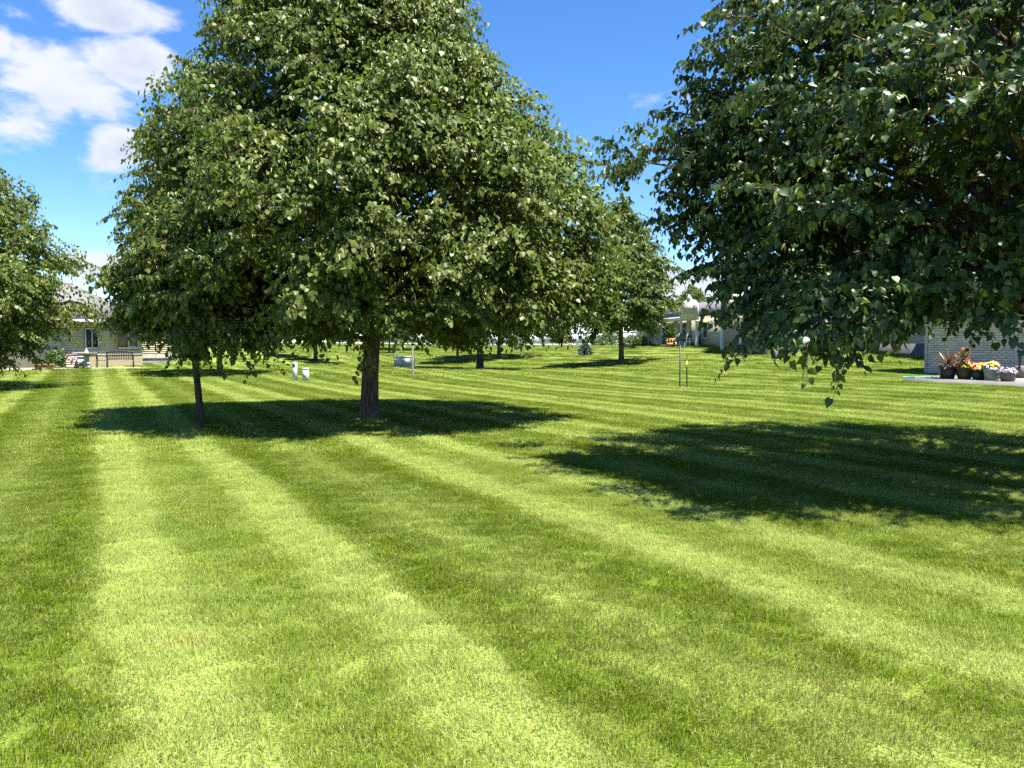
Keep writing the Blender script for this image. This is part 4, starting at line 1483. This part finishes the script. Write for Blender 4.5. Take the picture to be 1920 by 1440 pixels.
def right_patio_things(top):
    def P(px, Y):
        q = on_ground(px, Y)
        return (q.x, q.y, top)
    p1 = pot(P(1776, 26.2), .285, .44, 'pot_navy', 'dark glossy pot holding a spiky red cordyline', foot=.66)
    spiky(p1, .40)
    flowers(p1, .40, .24, .10, 'shrub_leaf_bright', ['flower_white'], 90, .06, 2, .04)
    p2 = pot(P(1808, 25.9), .29, .42, 'pot_brown', 'brown pot with tall reddish plant and pink flowers', foot=.62)
    flowers(p2, .38, .27, .24, 'shrub_leaf', ['flower_pink', 'flower_orange', 'flower_yellow'], 200, .08, 4, .055)
    g = np.random.default_rng(5)
    for i in range(9):
        x, y = g.normal(0, .1, 2)
        hh = g.uniform(.55, .78)
        st = empty
        MB().tube([(x * .4, y * .4, .38), (x, y, .38 + hh * .6), (x * 1.3, y * 1.3, .3 + hh)], [.006, .005, .003], 4).build('stem', 'shrub_leaf', p2)
        n = 26
        B = np.stack([np.full(n, x * 1.2) + g.normal(0, .06, n), np.full(n, y * 1.2) + g.normal(0, .06, n), .3 + hh * g.uniform(.45, 1.02, n)], -1)
        Pv, Fc, tt = leaf_arrays(B, g.normal(0, 1, (n, 3)), UP + g.normal(0, .7, (n, 3)), g.uniform(.04, .08, n), g.uniform(0, 1, n), 'low')
        tag(link('flower_spike', np_mesh('flower_spike', Pv, [Fc], 'flower_red' if i % 3 else 'shrub_leaf', tint=tt), p2), kind='stuff')
    p3 = pot(P(1835, 25.5), .25, .37, 'pot_navy', 'dark pot overflowing with bright yellow flowers', foot=.66)
    flowers(p3, .34, .30, .20, 'shrub_leaf_bright', ['flower_yellow', 'flower_orange', 'flower_pink'], 170, .07, 6, .06)
    p4 = pot(P(1860, 25.0), .26, .38, 'pot_sage', 'pale sage green pot with yellow leaves and lilac flowers', foot=.68)
    flowers(p4, .35, .27, .27, 'shrub_leaf_bright', ['flower_lilac', 'flower_yellow'], 190, .07, 7, .055)
    MB().tube([(-.1, 0, .4), (-.12, 0, .75), (-.11, 0, .95)], [.006, .005, .003], 4).build('stem', 'shrub_leaf_bright', p4)
    p5 = pot(P(1889, 24.4), .24, .29, 'pot_taupe', 'low taupe pot with dark purple and white flowers', foot=.72)
    flowers(p5, .27, .25, .17, 'shrub_leaf', ['flower_purple', 'flower_purple', 'flower_lilac'], 150, .06, 8, .05)
    # teal hose lying at the patio's end
    q = on_ground(1722, 27.1)
    pts = []
    for i in range(60):
        t = i / 59
        pts.append((-.55 + 1.5 * t + .10 * math.sin(t * 19), -.10 + .16 * math.cos(t * 13) - .25 * t, .03 + .012 * (i % 2)))
    o = empty('garden_hose', (q.x, q.y, top - .01), 0, 'teal garden hose lying at the end of the pot patio', 'hose')
    MB().tube(pts, .022, 8).build('tube', 'hose_teal', o, smooth=True)
    MB().lathe([(.03, 0), (.03, .06), (.02, .08)], 10, (pts[-1][0], pts[-1][1])).build('coupling', 'grey_metal', o)
    # small grey bag of tools and black hand pump by the wall
    q = P(1912, 27.0)
    o = empty('hose_reel', q, R(35), 'dark hose reel with black crank arm against the pale brick wall', 'hose reel')
    MB().bevbox(-.28, .28, -.18, .18, .05, .42, .03).build('box', 'pot_taupe', o)
    MB().tube([(-.32, -.1, .35), (-.34, -.12, .75), (-.30, -.12, .95), (-.05, -.1, .98), (.12, -.1, 1.1)], .035, 8).build('crank', 'black_metal', o)
    MB().lathe([(.16, -.02), (.16, .02)], 16, (0, 0)).build('wheel', 'tyre', o)


def utility_things():
    q = on_ground(553, 33)
    o = empty('utility_pedestal', q, R(-12), 'tall narrow white utility pedestal on the lawn', 'pedestal')
    MB().bevbox(-.085, .085, -.085, .085, -.1, .78, .012).build('housing', 'utility_white', o)
    MB().bevbox(-.087, .087, -.087, .087, .782, .83, .008).build('cap', 'utility_white', o)
    MB().box(-.06, .06, -.0895, -.0855, .62, .75).build('label_plate', 'black_metal', o)
    q = on_ground(573.5, 33)
    o = empty('utility_pedestal', q, R(-12), 'short squat pale utility pedestal next to the tall one', 'pedestal')
    MB().bevbox(-.115, .115, -.10, .10, -.1, .50, .012).build('housing', 'utility_white', o)
    MB().bevbox(-.118, .118, -.103, .103, .502, .57, .008).build('cap', 'utility_white', o)
    MB().box(-.09, .09, -.1045, -.1005, .06, .46).build('door', 'utility_green', o)
    q = on_ground(758, 43)
    o = empty('transformer_box', q, R(-14), 'grey green pad transformer box on the lawn beside the thin metal post', 'transformer')
    MB().bevbox(-.56, .56, -.45, .45, -.2, .06, .02).build('pad', 'concrete', o)
    MB().bevbox(-.48, .48, -.38, .38, .063, .56, .02).build('cabinet', 'utility_green', o)
    MB().bevbox(-.50, .50, -.40, .40, .563, .60, .015).build('lid', 'utility_white', o)
    MB().box(-.45, -.01, -.391, -.383, .1, .54).build('door', 'utility_green', o)
    MB().box(.01, .45, -.391, -.383, .1, .54).build('door', 'utility_green', o)
    MB().tube([(.05, -.41, .28), (.05, -.41, .38)], .012, 6).build('handle', 'grey_metal', o)
    q = on_ground(774, 36)
    o = empty('metal_post', q, 0, 'thin grey metal post rising into the lower leaves of the largest tree', 'post')
    MB().lathe([(.055, -.1), (.055, .05), (.045, .1), (.04, 3.4)], 12).build('pole', 'grey_metal', o)
    MB().lathe([(.048, 3.4), (.048, 3.43), (.02, 3.47)], 12).build('cap', 'dark_metal', o)
    # the two feeder posts
    q = on_ground(1274.5, 28.6)
    o = empty('feeder_pole', q, 0, 'taller black pole of the pair, with a round foot plate', 'pole')
    MB().lathe([(.13, .0), (.13, .015), (.03, .03), (.026, .06), (.024, 1.58)], 12).build('post', 'black_metal', o)
    MB().tube([(0, 0, 1.58), (0, 0, 1.75), (.06, 0, 1.84), (.14, 0, 1.84), (.19, 0, 1.76)], .012, 6).build('hook', 'black_metal', o)
    q = on_ground(1288, 28.2)
    o = empty('feeder_pole', q, 0, 'shorter black pole of the pair, tied with a yellow ribbon', 'pole')
    MB().tube([(0, 0, -.1), (-.01, 0, .5), (-.025, 0, 1.05)], .024, 10).build('post', 'black_metal', o)
    MB().tube([(-.025, 0, 1.04), (-.03, 0, 1.15), (.03, 0, 1.25), (.1, 0, 1.22)], .012, 6).build('hook', 'black_metal', o)
    MB().add([(-.02, -.03, 1.0), (.015, -.03, .99), (-.05, -.05, .72), (-.085, -.05, .73), (-.02, -.034, 1.0), (.015, -.034, .99), (-.05, -.054, .72), (-.085, -.054, .73)],
             [(0, 1, 2, 3), (7, 6, 5, 4), (0, 4, 5, 1), (1, 5, 6, 2), (2, 6, 7, 3), (3, 7, 4, 0)]).build('ribbon', 'ribbon_yellow', o)
    # worn ring of earth round the posts
    c = on_ground(1283, 28.35)
    n = 18
    vs = [(c.x, c.y, gz(c.x, c.y) + .022)]
    for i in range(n):
        a = 2 * math.pi * i / n
        rr = 1 + .15 * math.sin(3 * a) + .1 * math.sin(5 * a + 1)
        x, y = c.x + .42 * rr * math.cos(a), c.y + .38 * rr * math.sin(a)
        vs.append((x, y, gz(x, y) + .008))
    o = MB().add(vs, [(0, 1 + i, 1 + (i + 1) % n) for i in range(n)]).build('worn_earth', 'bare_soil')
    tag(o, 'worn patch of bare earth under the two black poles', 'earth', kind='structure')
    NO_GRASS.append([(v[0], v[1]) for v in vs[1:]])


def left_patio_things(top):
    def P(px, Y):
        q = on_ground(px, Y)
        return (q.x, q.y, top)
    metal_bench(P(226, 42.9), R(180 + 22), 'dark metal garden bench with upright back slats and curved top rail')
    metal_chair(P(192, 42.5), R(112), 'low dark metal armchair beside the slatted bench')
    bird_bath(P(163, 42.0))
    grill(P(148, 42.6), R(20))
    o = empty('planter_box', P(136, 42.2), R(15), 'pale wooden planter box full of pink flowers', 'planter')
    for i in range(3):
        MB().box(-.26, .26, -.2, .2, .02 + i * .13, .14 + i * .13).build('board', 'wood_beige', o)
    MB().box(-.24, .24, -.18, .18, .40, .412).build('soil', 'soil', o)
    flowers(o, .41, .24, .22, 'shrub_leaf_bright', ['flower_pink', 'flower_purple'], 120, .08, 12, .06)
    o = empty('garden_ornament', P(166, 41.6), 0, 'small round stone ornament at the foot of the bird bath', 'ornament')
    MB().lathe([(.08, 0), (.1, .05), (.07, .14), (.05, .17)], 12).build('base', 'stone_grey', o, smooth=True)
    MB().lathe([(.03, .165), (.09, .2), (.1, .25), (.07, .31), (.02, .33)], 12).build('ball', 'concrete', o, smooth=True)
    for px, lab in ((72, 'wide terracotta bowl planter under the hanging leaves, nearer the low white wall'), (93, 'wide terracotta bowl planter under the hanging leaves, nearer the planter box')):
        o = pot(P(px, 40.9 if px == 72 else 41.2), .25, .24, 'terracotta', lab, foot=.55)
        flowers(o, .2, .18, .2, 'shrub_leaf_bright', [], 90, .10, px, .03)
    # low white wall at the left and a beige chair by it
    q = on_ground(-14, 41.5)
    o = empty('garden_wall', q, R(6), 'low white wall end beside the hanging leaves of a tree', 'wall')
    MB().bevbox(-1.4, .62, -.12, .12, -.2, .86, .015).build('panel', 'white_paint', o)
    MB().bevbox(-1.45, .66, -.16, .16, .863, .92, .015).build('coping', 'white_paint', o)
    q = P(13, 41.9)
    o = empty('garden_chair', (q[0], q[1], q[2]), R(70), 'beige wooden slatted chair next to the low white wall', 'chair')
    for s in (-.24, .24):
        MB().box(s - .03, s + .03, -.3, -.24, 0, .5).build('leg', 'wood_beige', o)
        MB().box(s - .03, s + .03, .25, .31, 0, .42).build('leg', 'wood_beige', o)
        MB().box(s - .05, s + .05, -.32, .3, .503, .53).build('armrest', 'wood_beige', o)
    for i in range(5):
        MB().box(-.26, .26, -.28 + i * .11, -.19 + i * .11, .33, .352).build('seat_slat', 'wood_beige', o)
    for i in range(5):
        x = -.24 + i * .1
        MB().add([(x, .24, .36), (x + .08, .24, .36), (x + .08, .42, .95), (x, .42, .95), (x, .262, .36), (x + .08, .262, .36), (x + .08, .442, .95), (x, .442, .95)],
                 [(0, 1, 2, 3), (7, 6, 5, 4), (0, 4, 5, 1), (1, 5, 6, 2), (2, 6, 7, 3), (3, 7, 4, 0)]).build('back_slat', 'wood_beige', o)
    # shrubs in the bed
    for i, (px, Y, r, h, lab) in enumerate(((30, 43.5, .9, 1.2, 'dark bushy shrub by the beige chair'), (65, 43.8, 1.0, 1.35, 'dark bushy shrub behind the terracotta bowls'), (108, 42.6, .75, 1.1, 'dark bushy shrub beside the planter box'))):
        q = on_ground(px, Y)
        shrub('shrub', (q.x, q.y, q.z), r, r * .8, h, 'shrub_leaf', lab, 900, .13, 30 + i)


def row_house_things():
    # shrubs against the row house
    q = on_ground(1200, 64.5)
    shrub('shrub', q, .72, .7, 1.25, 'shrub_leaf', 'dark clipped round shrub by the white door frame of the row house', 1400, .09, 41)
    q = on_ground(1184, 65.5)
    shrub('shrub', q, .8, .6, 1.35, 'shrub_leaf_bright', 'yellow green shrub beside the dark clipped round one', 900, .10, 42)
    q = on_ground(1266, 60.5)
    shrub('shrub', q, 1.1, .8, 1.65, 'shrub_leaf_bright', 'bright green spreading shrub behind the orange wooden bus', 1300, .1, 43)
    q = on_ground(1290, 59.5)
    shrub('shrub', q, .85, .8, 1.7, 'shrub_leaf', 'dark green shrub behind the green bench back', 1200, .1, 44)
    for px, Y, r, h, lab in ((1128, 96, 1.3, 1.5, 'dark low shrub at the right end of the white fence'), (1150, 80, 1.5, 1.8, 'dark wide shrub behind the straight grey trunk')):
        q = on_ground(px, Y)
        shrub('shrub', q, r, r, h, 'shrub_leaf', lab, 900, .16, int(px))
    # orange wooden play bus
    q = on_ground(1258.5, 55.5)
    o = empty('wooden_bus', q, R(-14), 'small orange wooden bus with three square windows', 'toy bus')
    b = MB()
    w, h = .62, .62
    b.box(-w / 2, w / 2, -.14, .14, .17, .36)
    for i in range(4):
        x = -w / 2 + i * (w - .06) / 3
        b.box(x, x + .06, -.139, .139, .361, .58)
    b.box(-w / 2, w / 2, -.14, .14, .581, .66)
    b.build('body', 'bus_orange', o)
    MB().box(-w / 2 + .02, w / 2 - .02, -.1, .1, .362, .579).build('window', 'dark_glass', o)
    for x in (-.2, .2):
        v, f = [], []
        m = MB().lathe([(.09, -.16), (.1, -.15), (.1, .15), (.09, .16)], 14)
        MB().add([(p[0] + x, p[2], p[1] + .1) for p in m.v], [tuple(reversed(ff)) for ff in m.f]).build('wheel', 'tyre', o)
    # green bench, seen from behind, and white chair
    q = on_ground(1279, 55.2)
    o = empty('garden_bench', q, R(188), 'dark green garden bench with arched solid back beside the orange bus', 'bench')
    pts = [(-.6, .45), (-.6, .84), (-.4, .9), (-.3, .98), (.3, .98), (.4, .9), (.6, .84), (.6, .45)]
    MB().prism(pts, .22, .26).build('backrest', 'bench_green', o)
    MB().box(-.58, .58, -.25, .215, .4, .44).build('seat', 'bench_green', o)
    for x in (-.55, .55):
        for y in (-.22, .2):
            MB().box(x - .03, x + .03, y - .03, y + .03, 0, .398).build('leg', 'white_paint', o)
    for i in range(3):
        MB().tube([(-.3 + i * .3, .275, .2 + .12 * math.sin(t)) if False else (-.3 + i * .3 + .11 * math.cos(t), .29, .2 + .11 * math.sin(t)) for t in np.linspace(0, 2 * math.pi, 13)], .018, 5).build('scroll', 'white_paint', o)
    q = on_ground(1297.5, 54.8)
    o = empty('garden_chair', q, R(-75), 'white slatted lawn chair next to the green bench', 'chair')
    for s in (-.27, .27):
        MB().box(s - .035, s + .035, -.33, -.27, 0, .5).build('leg', 'white_paint', o)
        MB().box(s - .035, s + .035, .24, .3, 0, .38).build('leg', 'white_paint', o)
        MB().box(s - .07, s + .07, -.38, .34, .503, .53).build('armrest', 'white_paint', o)
    for i in range(5):
        MB().box(-.28, .28, -.32 + i * .12, -.22 + i * .12, .33, .352).build('seat_slat', 'white_paint', o)
    for i in range(5):
        x = -.27 + i * .11
        MB().add([(x, .24, .36), (x + .09, .24, .36), (x + .09, .48, .98), (x, .48, .98), (x, .262, .36), (x + .09, .262, .36), (x + .09, .502, .98), (x, .502, .98)],
                 [(0, 1, 2, 3), (7, 6, 5, 4), (0, 4, 5, 1), (1, 5, 6, 2), (2, 6, 7, 3), (3, 7, 4, 0)]).build('back_slat', 'white_paint', o)


# ------------------------------------------------------------------ grass: one object, patches of blades set on points
def make_grass():
    g = np.random.default_rng(77)
    V, Fq, tint, pid = [], [], [], []
    voff = 0
    kinds = []            # (size, blades, width, length)
    spec = [(0.42, 2400, .0021, .032), (0.85, 2000, .0048, .040), (1.8, 2000, .014, .055)]
    nvar = 5
    for k, (sz, nb, w, ln) in enumerate(spec):
        for v in range(nvar):
            c = np.concatenate([g.uniform(-sz / 2 * 1.12, sz / 2 * 1.12, (nb, 2)), np.zeros((nb, 1))], 1)
            a = g.uniform(0, 2 * math.pi, nb)
            lean = g.uniform(0.15, 1.5, nb)
            d = np.stack([np.cos(a), np.sin(a), np.zeros(nb)], -1) * lean[:, None] + np.array([0.35, 0, 0])
            L = ln * g.uniform(.45, 1.25, nb)
            up = np.array([0, 0, 1.0])
            side = nrm(np.stack([-d[:, 1], d[:, 0], np.zeros(nb)], -1) + g.normal(0, .4, (nb, 3)) * np.array([1, 1, .2]))
            m1 = c + (up * .6 + d * .22) * L[:, None]
            tip = c + (up * .85 + d * .75) * L[:, None]
            ww = w * g.uniform(.5, 1.6, nb)[:, None]
            lay = g.uniform(0, 1, nb) < .03          # dry clippings lying on the turf
            tip[lay] = c[lay] + np.array([0, 0, .6]) * ln + d[lay] * L[lay, None] * 1.3
            m1[lay] = c[lay] + np.array([0, 0, .55]) * ln + d[lay] * L[lay, None] * .6
            c[lay, 2] += .5 * ln
            P = np.stack([c - side * ww * .5, c + side * ww * .5, m1 + side * ww * .42, m1 - side * ww * .42, tip], 1)
            P[:, :2, 2] -= .01
            V.append(P.reshape(-1, 3))
            b = voff + np.arange(nb)[:, None] * 5
            Fq.append((b, k))
            tv = np.where(lay, 1.0, g.uniform(0, 1, nb))
            tint.append(np.repeat(tv, 5))
            pid.append(np.full(nb * 5, k * nvar + v))
            voff += nb * 5
    quads = np.concatenate([np.concatenate([b, b + 1, b + 2, b + 3], 1) for b, _ in Fq])
    tris = np.concatenate([np.concatenate([b + 3, b + 2, b + 4], 1) for b, _ in Fq])
    # the points
    X, Y, K = [], [], []
    for k, (sz, y0, y1) in enumerate(((.42, 1.2, 11.0), (.85, 11.0, 36.0), (1.8, 36.0, 118.0))):
        st = sz * .80
        ys = np.arange(y0, y1, st)
        for yv in ys:
            half = yv * .70 + 2.2
            xs = np.arange(-half, half, st)
            X.append(xs + g.uniform(-.3, .3, len(xs)) * st)
            Y.append(np.full(len(xs), yv) + g.uniform(-.3, .3, len(xs)) * st)
            K.append(np.full(len(xs), k))
    X, Y, K = np.concatenate(X), np.concatenate(Y), np.concatenate(K)
    ok = np.ones(len(X), bool)
    for poly in NO_GRASS:
        c = np.array(poly).mean(0)
        grown = [tuple(c + (np.array(p) - c) * 1.0) for p in poly]
        ok &= ~inside(grown, X, Y)
    ok &= ~((K == 2) & (np.abs(X) > 46))
    X, Y, K = X[ok], Y[ok], K[ok]
    Z = gz_np(X, Y)
    n = len(X)
    verts = np.concatenate([np.concatenate(V), np.stack([X, Y, Z], -1)])
    me = np_mesh('grass', verts, [quads, tris], 'grass_blade', tint=np.concatenate([np.concatenate(tint), np.zeros(n)]))
    def attr(name, typ, data):
        a = me.attributes.new(name, typ, 'POINT')
        a.data.foreach_set('value', data)
    nb_ = voff
    attr('pid', 'INT', np.concatenate([np.concatenate(pid), np.zeros(n, int)]).astype(np.int32))
    attr('spot', 'BOOLEAN', np.concatenate([np.zeros(nb_, bool), np.ones(n, bool)]))
    attr('pick', 'INT', np.concatenate([np.zeros(nb_, int), K * nvar + g.integers(0, nvar, n)]).astype(np.int32))
    # the nap: blades laid along or against the mower's path, stripe by stripe
    s = X * SX + Y * SY
    stripe = np.floor(s / SW) % 2
    base = math.atan2(SX, -SY)
    rot = np.where(stripe == 0, base, base + math.pi) + g.normal(0, .7, n)
    attr('turn', 'FLOAT', np.concatenate([np.zeros(nb_), rot]).astype(np.float32))
    attr('grow', 'FLOAT', np.concatenate([np.zeros(nb_), g.uniform(.85, 1.2, n)]).astype(np.float32))
    o = link('grass', me)
    tag(o, 'short mown green grass blades all over the lawn', 'grass', kind='stuff')
    ng = bpy.data.node_groups.new('grass_scatter', 'GeometryNodeTree')
    ng.interface.new_socket('Geometry', in_out='INPUT', socket_type='NodeSocketGeometry')
    ng.interface.new_socket('Geometry', in_out='OUTPUT', socket_type='NodeSocketGeometry')
    nd = ng.nodes.new
    gi, go = nd('NodeGroupInput'), nd('NodeGroupOutput')
    def named(nm, typ):
        a = nd('GeometryNodeInputNamedAttribute')
        a.data_type = typ
        a.inputs[0].default_value = nm
        return a.outputs[0]
    sp = nd('GeometryNodeSeparateGeometry')
    sp.domain = 'POINT'
    ng.links.new(gi.outputs[0], sp.inputs[0])
    ng.links.new(named('spot', 'BOOLEAN'), sp.inputs[1])
    st = nd('GeometryNodeSplitToInstances')
    st.domain = 'POINT'
    ng.links.new(sp.outputs[1], st.inputs[0])
    ng.links.new(named('pid', 'INT'), st.inputs['Group ID'])
    ip = nd('GeometryNodeInstanceOnPoints')
    ng.links.new(sp.outputs[0], ip.inputs['Points'])
    ng.links.new(st.outputs[0], ip.inputs['Instance'])
    ip.inputs['Pick Instance'].default_value = True
    ng.links.new(named('pick', 'INT'), ip.inputs['Instance Index'])
    cx = nd('ShaderNodeCombineXYZ')
    ng.links.new(named('turn', 'FLOAT'), cx.inputs[2])
    er = nd('FunctionNodeEulerToRotation')
    ng.links.new(cx.outputs[0], er.inputs[0])
    ng.links.new(er.outputs[0], ip.inputs['Rotation'])
    cs = nd('ShaderNodeCombineXYZ')
    cs.inputs[0].default_value = cs.inputs[1].default_value = 1.0
    ng.links.new(named('grow', 'FLOAT'), cs.inputs[2])
    ng.links.new(cs.outputs[0], ip.inputs['Scale'])
    ng.links.new(ip.outputs[0], go.inputs[0])
    md = o.modifiers.new('scatter', 'NODES')
    md.node_group = ng
    print('grass points', n, 'patch verts', nb_)


# ------------------------------------------------------------------ build
lt = left_patio()
rt, rpoly = right_patio()
left_house()
right_house()
grey_base_house()
row_house()
back_house()
white_fence()
def worn_ring(px, Y, r, label):
    c = on_ground(px, Y)
    n = 22
    vs = [(c.x, c.y, c.z + .03)]
    for i in range(n):
        a = 2 * math.pi * i / n
        rr = r * (1 + .2 * math.sin(3 * a + 1) + .12 * math.sin(7 * a))
        vs.append((c.x + rr * math.cos(a), c.y + rr * math.sin(a), c.z + .004))
    o = MB().add(vs, [(0, 1 + i, 1 + (i + 1) % n) for i in range(n)]).build('worn_earth', 'bare_soil')
    tag(o, label, 'earth', kind='structure')


worn_ring(695, 16.46, .42, 'worn ring of earth at the foot of the thick forked trunk')
worn_ring(377, 15.06, .2, 'worn ring of earth at the foot of the slim dark trunk')
main_tree()
young_tree()
right_tree()
far_trees()
conifer('spruce_tree', 1097, 62, 1.32, .50, 'needle_blue', 'small silvery blue spruce standing alone on the far lawn', .12, 3200)
conifer('spruce_tree', 1053, 82, 3.2, 1.3, 'needle_dark', 'dark spruce with bare lower trunk by the white fence', .55, 2600, 5)
utility_things()
left_patio_things(lt)
right_patio_things(rt)
row_house_things()
make_grass()
